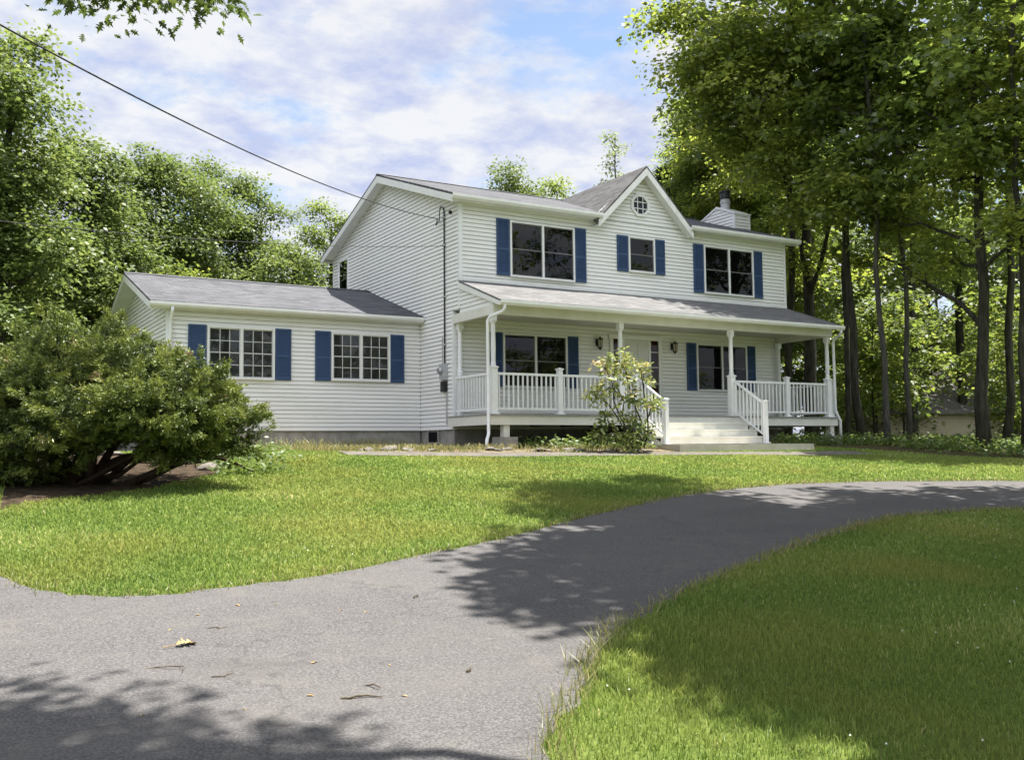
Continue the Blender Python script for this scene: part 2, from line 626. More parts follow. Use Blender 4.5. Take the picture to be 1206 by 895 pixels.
xs = [-400, -150, -60, -30, 0, 17, 31, 60, 150, 400]
ys = [-400, -150, -60, -21.3, -3, 10, 25, 60, 150, 400]
mb = MB()
for i in range(len(xs) - 1):
    for j in range(len(ys) - 1):
        q = [(xs[i], ys[j]), (xs[i + 1], ys[j]), (xs[i + 1], ys[j + 1]), (xs[i], ys[j + 1])]
        mb.face([(a, b, hz(a, b)) for a, b in q])
g = mb.build('ground', M['lawn'])
g['kind'] = 'structure'

upper = smooth_poly([(-11.2, 5), (-10.2, 0), (-10.0, -4.5), (-10.35, -7.5), (-10.75, -10.5), (-10.55, -12.6), (-10.19, -13.75), (-9.7, -14.15), (-9.01, -14.12), (-8.1, -13.91), (-6.94, -13.36), (-5.96, -12.89),
                     (-4.23, -11.89), (-2.01, -10.77), (.24, -10.12), (2.27, -10.03), (4.05, -10.33), (5.93, -10.78), (8.2, -12.2), (10.2, -14.8), (11, -19), (11, -24)])
lower = smooth_poly([(7.5, -24), (7.3, -19), (6.2, -16.2), (4.3, -14.2), (1.83, -13.33), (.63, -13.21), (-.86, -13.33), (-3.05, -14.13), (-4.77, -14.93), (-6.09, -15.59), (-6.97, -16.14), (-7.58, -16.62),
                     (-8.14, -17.24), (-8.6, -17.76), (-9.2, -19.2), (-9.6, -21.5), (-9.7, -26)])


def jit(pts, a, seed):
    r_ = random.Random(seed)
    return [(p[0] + r_.uniform(-a, a), p[1] + r_.uniform(-a, a)) for p in pts]


DRIVE = jit(upper, .035, 1) + jit(lower, .04, 2) + [(-15.5, -26), (-17, -18), (-15.2, -10), (-14.4, 5)]
sheet('driveway', DRIVE, .008, M['asphalt'])
PATH = jit(smooth_poly([(-4.2, -3.9), (-1.2, -4.7), (2.5, -4.95), (6.4, -5.55), (8.6, -5.5)]), .03, 3) + jit(smooth_poly([(8.6, -4.6), (6.5, -4.6), (2.5, -4.2), (-1.0, -3.8), (-4.1, -3.1)]), .03, 4)
sheet('path', PATH, .012, M['path'])
BED = jit(smooth_poly([(-4.3, -3.05), (-1, -3.75), (2.5, -4.15), (3.6, -4.2)]), .04, 5) + [(3.6, -2.5), (11.4, -2.3), (11.4, -.2), (-.1, -.1), (-.1, 1.7), (-6.6, 1.7), (-6.6, .9), (-4.5, -.6)]
sheet('flower_bed', BED, .006, M['soil'])
MULCH = jit(smooth_poly([(-10.3, -9.6), (-9.8, -9.0), (-9.0, -8.5), (-8.1, -7.7), (-7.3, -6.5), (-6.6, -4.6), (-6.7, -2.6), (-8.2, -2.0), (-9.8, -3.0), (-10.0, -6)]), .06, 6)
sheet('mulch_bed', MULCH, .006, M['mulch'])
FOREST = [(7.5, 4), (9.2, -3.6), (10.3, -6.0), (11.6, -7.4), (14.5, -8.6), (20, -9.5), (40, -12), (120, -30), (120, 90), (-120, 90), (-120, 14), (-20, 11), (8, 11)]
sheet('forest_floor', jit(FOREST, .1, 8), .005, M['forest'])

# ------------------------------------------------------------------ house
H = empty('house', (0, 0, -.8))
tag(H, 'two storey white house with blue shutters, front porch and low side wing', 'house')
HZ = .8   # children are built in world coordinates; the empty sits on the ground


def part(mb, name, m, parent=None, **k):
    o = mb.build(name, m, parent or H, **k)
    if parent is None:
        o.matrix_parent_inverse = Matrix.Translation((0, 0, HZ))
    return o


def siding(O, U, Nn, poly, z0, z1, exp=.102, lip=.0145, groove=.017):
    """lapped courses on a wall plane; poly = convex outline [(u,z)]"""
    O, U, Nn = Vector(O), Vector(U), Vector(Nn)
    mb = MB()

    def ext(z):
        us = []
        n = len(poly)
        for i in range(n):
            (a, za), (b, zb) = poly[i], poly[(i + 1) % n]
            if abs(za - zb) < 1e-9:
                if abs(za - z) < 1e-6: us += [a, b]
                continue
            t_ = (z - za) / (zb - za)
            if -1e-6 <= t_ <= 1 + 1e-6:
                us.append(a + (b - a) * t_)
        return (min(us), max(us)) if us else None

    z = z0
    while z < z1 - 1e-4:
        zt = min(z + exp, z1)
        a, b = ext(z + 1e-4), ext(zt - 1e-4)
        if a and b:
            # sloping face of the course, a recessed shadow groove above it, and the lip underside
            zg_ = max(z + .01, zt - groove)
            P = lambda u, zz, o_: O + U * u + Vector((0, 0, zz)) + Nn * o_
            g = ext(zg_) or b
            mb.face([P(a[0], z, lip), P(a[1], z, lip), P(g[1], zg_, .004), P(g[0], zg_, .004)])
            mb.face([P(g[0], zg_, .004), P(g[1], zg_, .004), P(g[1], zg_, -.022), P(g[0], zg_, -.022)])
            mb.face([P(g[0], zg_, -.022), P(g[1], zg_, -.022), P(b[1], zt, -.022), P(b[0], zt, -.022)])
            mb.face([P(a[0], z, -.022), P(a[1], z, -.022), P(a[1], z, lip), P(a[0], z, lip)])
        z = zt
    mb.face([O + U * u + Vector((0, 0, zz)) - Nn * .026 for u, zz in poly])
    return mb


W, D, G = 11.02, 8.49, .36
yR, zR = 4.08, 6.98
ZE = 5.38
sl = (zR - ZE) / (yR + .62)
und = .17
zw = lambda y: min(ZE + sl * (y + .62), zR - sl * (y - yR)) - und
# front, upper storey with the cross gable
gp = 5.6
zg = 6.85
pf = [(0, 2.62), (W, 2.62), (W, 5.30), (7.12, 5.30), (gp, zg - .24), (4.08, 5.30), (0, 5.30)]
part(siding((0, -G, 0), (1, 0, 0), (0, -1, 0), pf[:3] + [(0, 5.30)], 2.62, 5.30), 'wall', M['siding'])
part(siding((0, -G, 0), (1, 0, 0), (0, -1, 0), [(3.95, 5.30), (7.25, 5.30), (gp, zg - .14)], 5.30, zg - .15), 'gable_wall', M['siding'])
# front, ground storey
part(siding((0, 0, 0), (1, 0, 0), (0, -1, 0), [(0, -.31), (W, -.31), (W, 2.6), (0, 2.6)], -.31, 2.6, .102, .021), 'wall', M['siding'])
# left gable end
pl = [(-G, 2.6), (D, 2.6), (D, zw(D)), (yR, zw(yR)), (-G, zw(-G))]
part(siding((0, 0, 0), (0, 1, 0), (-1, 0, 0), pl, 2.62, zw(yR) - .01, .102, .021), 'gable_wall', M['siding'])
part(siding((0, 0, 0), (0, 1, 0), (-1, 0, 0), [(0, -.31), (D, -.31), (D, 2.62), (0, 2.62)], -.31, 2.62, .102, .021), 'wall', M['siding'])
pr = [(-y, z) for y, z in pl]
part(siding((W, 0, 0), (0, -1, 0), (1, 0, 0), pr, 2.62, zw(yR) - .01), 'gable_wall', M['siding'])
part(siding((W, 0, 0), (0, -1, 0), (1, 0, 0), [(0, -.31), (-D, -.31), (-D, 2.62), (0, 2.62)], -.31, 2.62), 'wall', M['siding'])
part(siding((W, D, 0), (-1, 0, 0), (0, 1, 0), [(0, -.31), (W, -.31), (W, 5.3), (0, 5.3)], -.31, 5.3), 'wall', M['siding'])
# underside of the overhanging storey
part(MB().box(0, W, -G + .002, -.002, 2.60, 2.619), 'soffit', M['white'])


def corner(x, y, z0, z1, sx, sy, wd=.085):
    mb = MB()
    x0, x1 = sorted((x - sx * (wd - .016), x + sx * .018))
    y0, y1 = sorted((y - sy * (wd - .016), y + sy * .018))
    mb.box(x0, x1, y0, y1, z0, z1)
    part(mb, 'corner_board', M['vinyl'])


corner(0, -G, 2.64, 5.22, -1, -1)
corner(W, -G, 2.64, 5.22, 1, -1)
corner(0, 0, -.32, 2.58, -1, -1)
corner(W, 0, -.32, 2.58, 1, -1)
corner(0, D, -.32, 5.0, -1, 1)


def slope_slab(x0, x1, ya, za, yb, zb, th):
    mb = MB()
    mb.prism([(x0, ya, za), (x1, ya, za), (x1, yb, zb), (x0, yb, zb)], (0, 0, -th))
    return mb


xl, xr = -.33, 11.35
rf = MB()
rf.prism([(xl, -.64, ZE), (4.02, -.64, ZE), (4.02, yR, zR), (xl, yR, zR)], (0, 0, -.05))
rf.prism([(7.18, -.64, ZE), (xr, -.64, ZE), (xr, yR, zR), (7.18, yR, zR)], (0, 0, -.05))
za_ = ZE + sl * (-.2 + .62)
rf.prism([(4.02, -.2, za_), (7.18, -.2, za_), (7.18, yR, zR), (4.02, yR, zR)], (0, 0, -.05))
rf.prism([(xl, yR, zR), (xr, yR, zR), (xr, 8.8, ZE), (xl, 8.8, ZE)], (0, 0, -.05))
rf.prism([(xl, yR - .12, zR - .02), (xl, yR, zR + .03), (xl, yR + .12, zR - .02)], (xr - xl, 0, 0))
part(rf, 'roof', M['shingle'])
# cross gable roof
cg = MB()
yb = 3.62
for sx_ in (-1, 1):
    xe = gp + sx_ * 1.66
    ze = zg - 1.66 * .985
    cg.prism([(gp, -.64, zg), (gp, yb, zg), (xe, -.5, ze + .0), (xe, -.64, ze)], (0, 0, -.06))
part(cg, 'gable_roof', M['shingle_gable'])
# rake boards of the cross gable
rk = MB()
for sx_ in (-1, 1):
    xe = gp + sx_ * 1.62
    ze = zg - 1.62 * .985
    rk.prism([(gp, -.642, zg - .062), (xe, -.642, ze - .062), (xe, -.642, ze - .062 - .20), (gp, -.642, zg - .062 - .20)], (0, .03, 0))
part(rk, 'rake_board', M['white'])
sf = MB()
for sx_ in (-1, 1):
    xe = gp + sx_ * 1.60
    ze = zg - 1.60 * .985
    sf.prism([(gp, -.611, zg - .2), (xe, -.611, ze - .2), (xe, -G - .014, ze - .2), (gp, -G - .014, zg - .2)], (0, 0, -.02))
part(sf, 'soffit', M['white'])
# main gable rakes, left and right, with sloped soffits
for xa, xb, xo in ((xl - .002, xl + .026, 0), (xr - .026, xr + .002, W)):
    for (ya, zA, yb2, zB) in ((-.62, ZE - .052, yR, zR - .052), (8.78, ZE - .052, yR, zR - .052)):
        mb = MB()
        mb.prism([(xa, ya, zA), (xa, yb2, zB), (xa, yb2, zB - .19), (xa, ya, zA - .17)], (xb - xa, 0, 0))
        part(mb, 'rake_board', M['white'])
    x0, x1 = (xl + .028, -.014) if xo == 0 else (W + .014, xr - .028)
    mb = MB()
    for (ya, yb2) in ((-.36, yR), (8.5, yR)):
        f = lambda y: min(ZE + sl * (y + .62), zR - sl * (y - yR))
        mb.prism([(x0, ya, f(ya) - .16), (x1, ya, f(ya) - .16), (x1, yb2, f(yb2) - .16), (x0, yb2, f(yb2) - .16)], (0, 0, -.02))
    part(mb, 'soffit', M['white'])
# eave boxes: soffit, fascia, gutter
for x0, x1 in ((xl + .028, 4.04), (7.16, xr - .028)):
    part(MB().box(x0, x1, -.578, -G - .015, 5.225, 5.243), 'soffit', M['white'])
    part(MB().box(x0, x1, -.598, -.58, 5.225, ZE - .06), 'fascia', M['white'])
for x0, x1 in ((xl - .03, 4.09), (7.1, xr + .03)):
    mb = MB()
    mb.prism([(x0, -.60, 5.232), (x0, -.68, 5.232), (x0, -.715, 5.29), (x0, -.715, 5.355), (x0, -.70, 5.355), (x0, -.70, 5.30), (x0, -.60, 5.30)], (x1 - x0, 0, 0))
    part(mb, 'gutter', M['white'])
mb = MB().box(xl + .03, xr - .03, 8.62, 8.73, 5.23, 5.34)
part(mb, 'gutter', M['white'])
# chimney chase at the right gable end
cx0, cx1, cy0, cy1, cze, czp = 10.79, 11.44, 1.5, 3.05, 6.62, 6.93
cm = (cy1 - cy0) / 2
ch = siding((cx0, cy0, 0), (0, 1, 0), (-1, 0, 0), [(0, 5.6), (2 * cm, 5.6), (2 * cm, cze), (cm, czp), (0, cze)], 5.6, czp, .102, .018)
for b_ in (siding((cx0, cy0, 0), (1, 0, 0), (0, -1, 0), [(0, 5.6), (cx1 - cx0, 5.6), (cx1 - cx0, cze), (0, cze)], 5.6, cze),
           siding((cx1, cy0, 0), (0, 1, 0), (1, 0, 0), [(0, -.8), (2 * cm, -.8), (2 * cm, cze), (cm, czp), (0, cze)], -.8, czp),
           siding((W + .02, cy0, 0), (1, 0, 0), (0, -1, 0), [(0, -.8), (cx1 - W - .02, -.8), (cx1 - W - .02, 5.6), (0, 5.6)], -.8, 5.6),
           siding((cx1, cy1, 0), (-1, 0, 0), (0, 1, 0), [(0, 5.6), (cx1 - cx0, 5.6), (cx1 - cx0, cze), (0, cze)], 5.6, cze)):
    k0 = len(ch.v)
    ch.v += b_.v
    ch.f += [tuple(i + k0 for i in f) for f in b_.f]
chim = part(ch, 'chimney', M['siding'])
mb = MB()
mb.prism([(cx0 - .04, cy0 - .04, cze - .01), (cx0 - .04, cy0 + cm, czp + .02), (cx0 - .04, cy1 + .04, cze - .01), (cx0 - .04, cy1 + .04, cze - .06), (cx0 - .04, cy0 + cm, czp - .04), (cx0 - .04, cy0 - .04, cze - .06)], (cx1 - cx0 + .08, 0, 0))
for (x0, x1) in ((cx0 - .022, cx0 + .05), (cx1 - .05, cx1 + .022)):
    mb.box(x0, x1, cy0 - .018, cy0 + .05, 5.7, cze - .062)
mb.build('chimney_cap', M['vinyl'], chim)
fx, fy = 11.12, 2.25
MB().lathe(fx, fy, [(.15, 6.7), (.15, 7.08), (.17, 7.10), (.17, 7.14), (.15, 7.16), (.15, 7.22)]).build('flue', M['greymetal'], chim)
MB().lathe(fx, fy, [(.155, 7.221), (.165, 7.25), (.165, 7.42), (.2, 7.44), (.2, 7.48), (.05, 7.54)]).build('flue_cap', M['black'], chim)

# ---- wing
LW, yw = 6.40, 1.89
wR, zWR = 5.45, 3.85
zWE = 2.64
sw = (zWR - zWE) / (wR - 1.66)
yw2 = 2 * wR - yw
zww = lambda y: min(zWE + sw * (y - 1.66), zWR - sw * (y - wR)) - .15
part(siding((-LW, yw, 0), (1, 0, 0), (0, -1, 0), [(0, -.31), (LW - .02, -.31), (LW - .02, 2.5), (0, 2.5)], -.31, 2.5), 'wing_wall', M['siding'])
part(siding((-LW, 0, 0), (0, 1, 0), (-1, 0, 0), [(yw, -.31), (yw2, -.31), (yw2, zww(yw2)), (wR, zww(wR)), (yw, zww(yw))], -.31, zww(wR) - .01, .102, .021), 'wing_gable_wall', M['siding'])
part(siding((-.02, yw2, 0), (-1, 0, 0), (0, 1, 0), [(0, -.31), (LW - .02, -.31), (LW - .02, 2.5), (0, 2.5)], -.31, 2.5), 'wing_wall', M['siding'])
corner(-LW, yw, -.32, 2.46, -1, -1)
wl = -LW - .41
mb = MB()
mb.prism([(wl, 1.64, zWE), (-.016, 1.64, zWE), (-.016, wR, zWR), (wl, wR, zWR)], (0, 0, -.05))
mb.prism([(wl, wR, zWR), (-.016, wR, zWR), (-.016, 2 * wR - 1.64, zWE), (wl, 2 * wR - 1.64, zWE)], (0, 0, -.05))
mb.prism([(wl, wR - .12, zWR - .02), (wl, wR, zWR + .03), (wl, wR + .12, zWR - .02)], (-wl - .016, 0, 0))
part(mb, 'wing_roof', M['shingle'])
mb = MB()
for (ya, yb2) in ((1.66, wR), (2 * wR - 1.66, wR)):
    f = lambda y: min(zWE + sw * (y - 1.66), zWR - sw * (y - wR)) - .052
    mb.prism([(wl - .002, ya, f(ya)), (wl - .002, yb2, f(yb2)), (wl - .002, yb2, f(yb2) - .17), (wl - .002, ya, f(ya) - .15)], (.028, 0, 0))
part(mb, 'rake_board', M['white'])
mb = MB()
for (ya, yb2) in ((1.87, wR), (2 * wR - 1.87, wR)):
    f = lambda y: min(zWE + sw * (y - 1.66), zWR - sw * (y - wR)) - .15
    mb.prism([(wl + .028, ya, f(ya)), (-LW - .014, ya, f(ya)), (-LW - .014, yb2, f(yb2)), (wl + .028, yb2, f(yb2))], (0, 0, -.02))
part(mb, 'soffit', M['white'])
part(MB().box(wl + .03, -.02, 1.70, yw - .016, 2.475, 2.493), 'soffit', M['white'])
part(MB().box(wl + .03, -.02, 1.68, 1.698, 2.475, 2.58), 'fascia', M['white'])
mb = MB()
mb.prism([(wl - .02, 1.678, 2.50), (wl - .02, 1.60, 2.50), (wl - .02, 1.565, 2.55), (wl - .02, 1.565, 2.615), (wl - .02, 1.58, 2.615), (wl - .02, 1.58, 2.57), (wl - .02, 1.678, 2.57)], (-wl - .02, 0, 0))
part(mb, 'gutter', M['white'])
# foundation
part(MB().box(-LW + .04, -.001, yw + .04, yw2 - .04, -1.05, -.311).box(.04, W - .04, .04, D - .04, -1.05, -.312), 'foundation', M['conc'])
mb = MB().box(-.006, .03, .88, 1.42, -.62, -.36)
part(mb, 'crawl_vent', M['dark'])
mb = MB()
for y0, y1, z0, z1 in ((.84, .88, -.66, -.32), (1.42, 1.46, -.66, -.32), (.88, 1.42, -.66, -.62)):
    mb.box(-.02, .03, y0, y1, z0, z1)
part(mb, 'vent_frame', M['conc'])


# ---- windows
def window(x0, x1, z0, z1, yy, nsash, grid=None, backing='dark', name='window'):
    """double-hung window unit in a wall facing -y at plane yy"""
    fw = .046
    mb = MB()
    y0, y1 = yy - .066, yy - .002
    mb.box(x0, x0 + fw, y0, y1, z0, z1).box(x1 - fw, x1, y0, y1, z0, z1)
    mb.box(x0 + fw, x1 - fw, y0, y1, z1 - fw, z1).box(x0 + fw, x1 - fw, y0 - .02, y1, z0, z0 + fw)
    wd = (x1 - x0)
    xm = []
    for k in range(1, nsash):
        c_ = x0 + wd * k / nsash
        mb.box(c_ - .028, c_ + .028, y0, y1, z0 + fw, z1 - fw)
        xm.append(c_)
    wo = part(mb, name, M['white'])
    edges = [x0 + fw] + sum([[c_ - .028, c_ + .028] for c_ in xm], []) + [x1 - fw]
    za, zb = z0 + fw, z1 - fw
    zm_ = (za + zb) / 2
    for k in range(nsash):
        a, b = edges[2 * k], edges[2 * k + 1]
        for (s0, s1, yo) in ((za, zm_ + .015, .040), (zm_ - .015, zb, .026)):
            ms_ = MB()
            s_ = .024
            A0, A1 = yy - .012 - yo, yy - .002 - yo
            ms_.box(a, a + s_, A0, A1, s0, s1).box(b - s_, b, A0, A1, s0, s1)
            ms_.box(a + s_, b - s_, A0, A1, s0, s0 + s_).box(a + s_, b - s_, A0, A1, s1 - s_, s1)
            if grid:
                nx, nz = grid
                for i in range(1, nx):
                    cx = a + s_ + (b - a - 2 * s_) * i / nx
                    ms_.box(cx - .009, cx + .009, A0 + .001, A1 - .001, s0 + s_, s1 - s_)
                for j in range(1, nz):
                    cz = s0 + s_ + (s1 - s0 - 2 * s_) * j / nz
                    ms_.box(a + s_, b - s_, A0 + .002, A1 - .002, cz - .009, cz + .009)
            ms_.build('sash', M['sash_white' if grid else 'sash'], wo)
            pm = MB()
            yp = (A0 + A1) / 2
            tl = random.uniform(-.0008, .0008)
            pm.face([(a + s_, yp - tl, s0 + s_), (b - s_, yp + tl, s0 + s_), (b - s_, yp + tl * .5, s1 - s_), (a + s_, yp - tl, s1 - s_)])
            pm.build('pane', M['glass'], wo)
        MB().box(a - .002, b + .002, yy - .026, yy - .0235, za, zb).build('backing', M[backing], wo)  # flat sheet behind the panes; dark ones stand for the unlit room
    return wo


def shutter(x0, x1, z0, z1, yy):
    mb = MB()
    s_ = .045
    y0, y1 = yy - .048, yy - .016
    mb.box(x0, x0 + s_, y0, y1, z0, z1).box(x1 - s_, x1, y0, y1, z0, z1)
    zm_ = z0 + (z1 - z0) * .46
    for a, b in ((z0, z0 + .07), (zm_ - .03, zm_ + .03), (z1 - .06, z1)):
        mb.box(x0 + s_, x1 - s_, y0, y1, a, b)
    for a, b in ((z0 + .07, zm_ - .03), (zm_ + .03, z1 - .06)):
        n = int((b - a) / .042)
        for k in range(n):
            c_ = a + (b - a) * (k + .0) / n
            e = (b - a) / n
            mb.prism([(x0 + s_, y0 + .004, c_), (x1 - s_, y0 + .004, c_), (x1 - s_, y1 - .008, c_ + e), (x0 + s_, y1 - .008, c_ + e)], (0, .006, 0))
    mb.box(x0 + .01, x1 - .01, y1 - .004, y1 + .004, z0 + .01, z1 - .01)
    part(mb, 'shutter', M['blue'])


UY = -G
window(1.40, 3.35, 3.50, 4.93, UY, 2)
shutter(1.02, 1.385, 3.52, 4.95, UY); shutter(3.365, 3.72, 3.52, 4.95, UY)
window(5.11, 6.01, 3.93, 4.91, UY, 1)
shutter(4.74, 5.095, 3.93, 4.91, UY); shutter(6.025, 6.37, 3.93, 4.91, UY)
window(7.78, 9.68, 3.53, 4.92, UY, 2)
shutter(7.41, 7.765, 3.54, 4.93, UY); shutter(9.695, 10.05, 3.54, 4.93, UY)
window(1.38, 3.32, .74, 2.13, 0, 2)
shutter(1.0, 1.365, .76, 2.13, 0); shutter(3.335, 3.68, .76, 2.13, 0)
window(7.75, 9.68, .78, 2.15, 0, 2)
shutter(7.4, 7.735, .79, 2.15, 0); shutter(9.695, 10.03, .79, 2.15, 0)
window(-5.50, -3.90, .90, 2.15, yw, 2, (3, 2), 'backing')
shutter(-5.93, -5.52, .91, 2.16, yw); shutter(-3.88, -3.49, .91, 2.16, yw)
window(-2.47, -.89, .93, 2.15, yw, 2, (3, 2), 'backing')
shutter(-2.88, -2.485, .92, 2.16, yw); shutter(-.875, -.49, .92, 2.16, yw)
# octagon gable window
oc = (5.55, 5.80)
def ring(r, y):
    return [(oc[0] + r * cos(pi / 8 + k * pi / 4), y, oc[1] + r * sin(pi / 8 + k * pi / 4)) for k in range(8)]
mb = MB()
a1, a2 = ring(.335, UY - .05), ring(.255, UY - .05)
a3, a4 = ring(.335, UY - .002), ring(.255, UY - .002)
for k in range(8):
    j = (k + 1) % 8
    mb.face([a1[k], a1[j], a2[j], a2[k]]); mb.face([a1[k], a3[k], a3[j], a1[j]]); mb.face([a2[k], a2[j], a4[j], a4[k]])
ow = part(mb, 'octagon_window', M['white'])
mb = MB()
for q in (-.09, .09):
    e = .235
    mb.box(oc[0] + q - .011, oc[0] + q + .011, UY - .034, UY - .022, oc[1] - e, oc[1] + e)
    mb.box(oc[0] - e, oc[0] + e, UY - .033, UY - .023, oc[1] + q - .011, oc[1] + q + .011)
mb.build('muntin', M['white'], ow)
mb = MB(); mb.face(ring(.26, UY - .02)); mb.build('pane', M['glass'], ow)
mb = MB(); mb.face(ring(.26, UY - .0145)); mb.build('backing', M['dark'], ow)  # near-black sheet in place of the unlit inside
# small window in the left gable end
mb = MB()
for y0, y1, z0, z1 in ((7.1, 7.16, 3.9, 5.16), (7.9, 7.96, 3.9, 5.16), (7.16, 7.9, 5.1, 5.16), (7.16, 7.9, 3.9, 3.96)):
    mb.box(-.05, -.002, y0, y1, z0, z1)
wo = part(mb, 'window', M['white'])
mb = MB(); mb.face([(-.03, 7.16, 3.96), (-.03, 7.9, 3.96), (-.03, 7.9, 5.1), (-.03, 7.16, 5.1)]); mb.build('pane', M['glass'], wo)
mb = MB(); mb.face([(-.016, 7.16, 3.96), (-.016, 7.9, 3.96), (-.016, 7.9, 5.1), (-.016, 7.16, 5.1)]); mb.build('backing', M['dark'], wo)  # dark sheet standing for the unlit room behind

# ---- front door with sidelights
mb = MB()
for a, b in ((4.70, 4.80), (5.10, 5.18), (6.0, 6.08), (6.36, 6.46)):
    mb.box(a, b, -.07, -.002, .0, 2.14)
mb.box(4.66, 6.50, -.075, -.002, 2.141, 2.26)
df = part(mb, 'door_frame', M['white'])
for a, b in ((4.80, 5.10), (6.08, 6.36)):
    mb = MB().box(a, b, -.05, -.002, 0, .5); mb.build('sidelight_panel', M['white'], df)
    mb = MB(); mb.face([(a, -.04, .5), (b, -.04, .5), (b, -.04, 2.14), (a, -.04, 2.14)]); mb.build('sidelight', M['glass'], df)
    mb = MB(); mb.face([(a, -.026, .5), (b, -.026, .5), (b, -.026, 2.14), (a, -.026, 2.14)]); mb.build('curtain', M['redwood'], df)
    mb = MB()
    for zz in (.95, 1.4, 1.82): mb.box(a, b, -.055, -.045, zz - .01, zz + .01)
    mb.build('muntin', M['white'], df)
mb = MB().box(5.185, 5.995, -.05, -.015, .02, 2.135)
for a, b in ((5.27, 5.55), (5.63, 5.91)):
    for z0, z1 in ((.2, .75), (.9, 1.55), (1.68, 2.0)):
        mb.prism([(a, -.051, z0), (b, -.051, z0), (b, -.051, z1), (a, -.051, z1)], (0, -.012, 0))
dr = part(mb, 'door', M['door'])
MB().lathe(5.92, -.085, [(.012, .98), (.03, .99), (.03, 1.03), (.012, 1.04)], 10).box(5.91, 5.93, -.085, -.05, 1.0, 1.02).build('door_knob', M['steel'], dr)
# wall lanterns
for lx in (4.31, 6.88):
    mb = MB().box(lx - .05, lx + .05, -.035, -.014, 1.92, 2.10).box(lx - .012, lx + .012, -.14, -.035, 2.06, 2.08)
    mb.lathe(lx, -.14, [(.015, 2.16), (.03, 2.13), (.09, 2.09), (.085, 2.075)], 6)
    mb.lathe(lx, -.14, [(.06, 1.875), (.075, 1.86), (.03, 1.83), (.01, 1.79)], 6)
    for k in range(6):
        t_ = k * pi / 3
        mb.tube([(lx + .075 * cos(t_), -.14 + .075 * sin(t_), 2.076), (lx + .058 * cos(t_), -.14 + .058 * sin(t_), 1.874)], .007, 4)
    ln = part(mb, 'wall_lantern', M['black'])
    MB().lathe(lx, -.14, [(.052, 1.878), (.066, 2.07)], 6).build('lantern_glass', M['lglass'], ln)

# ---- porch
px0, px1, py = -.17, 11.19, -2.05
mb = MB()
nb = 15
for k in range(nb):
    y0 = -2.09 + k * .139
    mb.box(px0 - .02, px1 + .02, y0, y0 + .133, -.03, 0)
part(mb, 'porch_deck', M['deck'])
part(MB().box(px0, px1, py, py + .04, -.245, -.032).box(px0, px0 + .04, py + .041, -.015, -.245, -.032).box(px1 - .04, px1, py + .041, -.015, -.245, -.032), 'rim_board', M['cream'])
mb = MB()
for k in range(12):
    x = .3 + k * .93
    mb.box(x, x + .04, py + .045, -.02, -.24, -.034)
part(mb, 'floor_joist', M['dark'])
# porch roof
prx0, prx1 = -.05, 11.07
pye, pze, pyt, pzt = -2.39, 2.58, -G - .015, 3.30
psl = (pzt - pze) / (pyt - pye)
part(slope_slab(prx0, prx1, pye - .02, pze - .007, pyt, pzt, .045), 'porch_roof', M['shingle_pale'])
for xa in (prx0 - .004, prx1 - .024):
    mb = MB()
    mb.prism([(xa, pye, pze - .048), (xa, pyt, pzt - .048), (xa, pyt, pzt - .048 - .15), (xa, pye, pze - .048 - .1)], (.028, 0, 0))
    part(mb, 'rake_board', M['white'])
part(MB().box(prx0 + .03, prx1 - .03, pyt - .012, pyt + .002, pzt + .004, pzt + .07), 'flashing', M['white'])
for xo, sgn in ((0.0, -1), (11.02, 1)):
    O_ = (xo, 0, 0)
    poly = [(-G, 2.40), (-2.02, 2.52), (-2.02, pze + psl * (-2.02 - pye) - .05), (-G, pzt - .05)]
    poly = [(-2.02, 2.50), (-G, 2.50), (-G, pzt - .052), (-2.02, pze + psl * (-2.02 - pye) - .052)]
    if sgn > 0: poly = [(-a, b) for a, b in poly]
    part(siding(O_, (0, 1 if sgn < 0 else -1, 0), (sgn, 0, 0), poly, 2.50, pzt - .055, .1), 'porch_gable', M['siding'])
part(MB().box(-.03, 11.05, -2.06, -1.90, 2.28, 2.535).box(-.03, .10, -1.899, -.02, 2.28, 2.498).box(10.92, 11.05, -1.899, -.02, 2.28, 2.498), 'porch_beam', M['cream'])
part(MB().box(.101, 10.919, -1.898, -.016, 2.44, 2.46), 'porch_ceiling', M['ceil'])
part(MB().box(.0, 11.02, -2.37, -2.061, 2.505, 2.52), 'soffit', M['white'])
mb = MB()
gx = prx0 - .02
mb.prism([(gx, pye, 2.44), (gx, pye - .08, 2.44), (gx, pye - .11, 2.49), (gx, pye - .11, 2.55), (gx, pye - .098, 2.55), (gx, pye - .098, 2.515), (gx, pye, 2.515)], (prx1 - prx0 + .04, 0, 0))
part(mb, 'gutter', M['white'])


def column(x, y, sleeve=True):
    mb = MB()
    mb.lathe(x, y, [(.075, .0 if not sleeve else 1.06), (.075, 1.10), (.06, 1.12), (.062, 1.16), (.052, 1.20), (.058, 1.5), (.052, 2.02), (.05, 2.06), (.066, 2.08), (.066, 2.1), (.056, 2.12)], 16)
    mb.box(x - .068, x + .068, y - .068, y + .068, 2.12, 2.28)
    c_ = part(mb, 'column', M['vinyl'])
    if sleeve:
        post(x, y, .0, 1.055, .075, parent=c_, name='column_base')


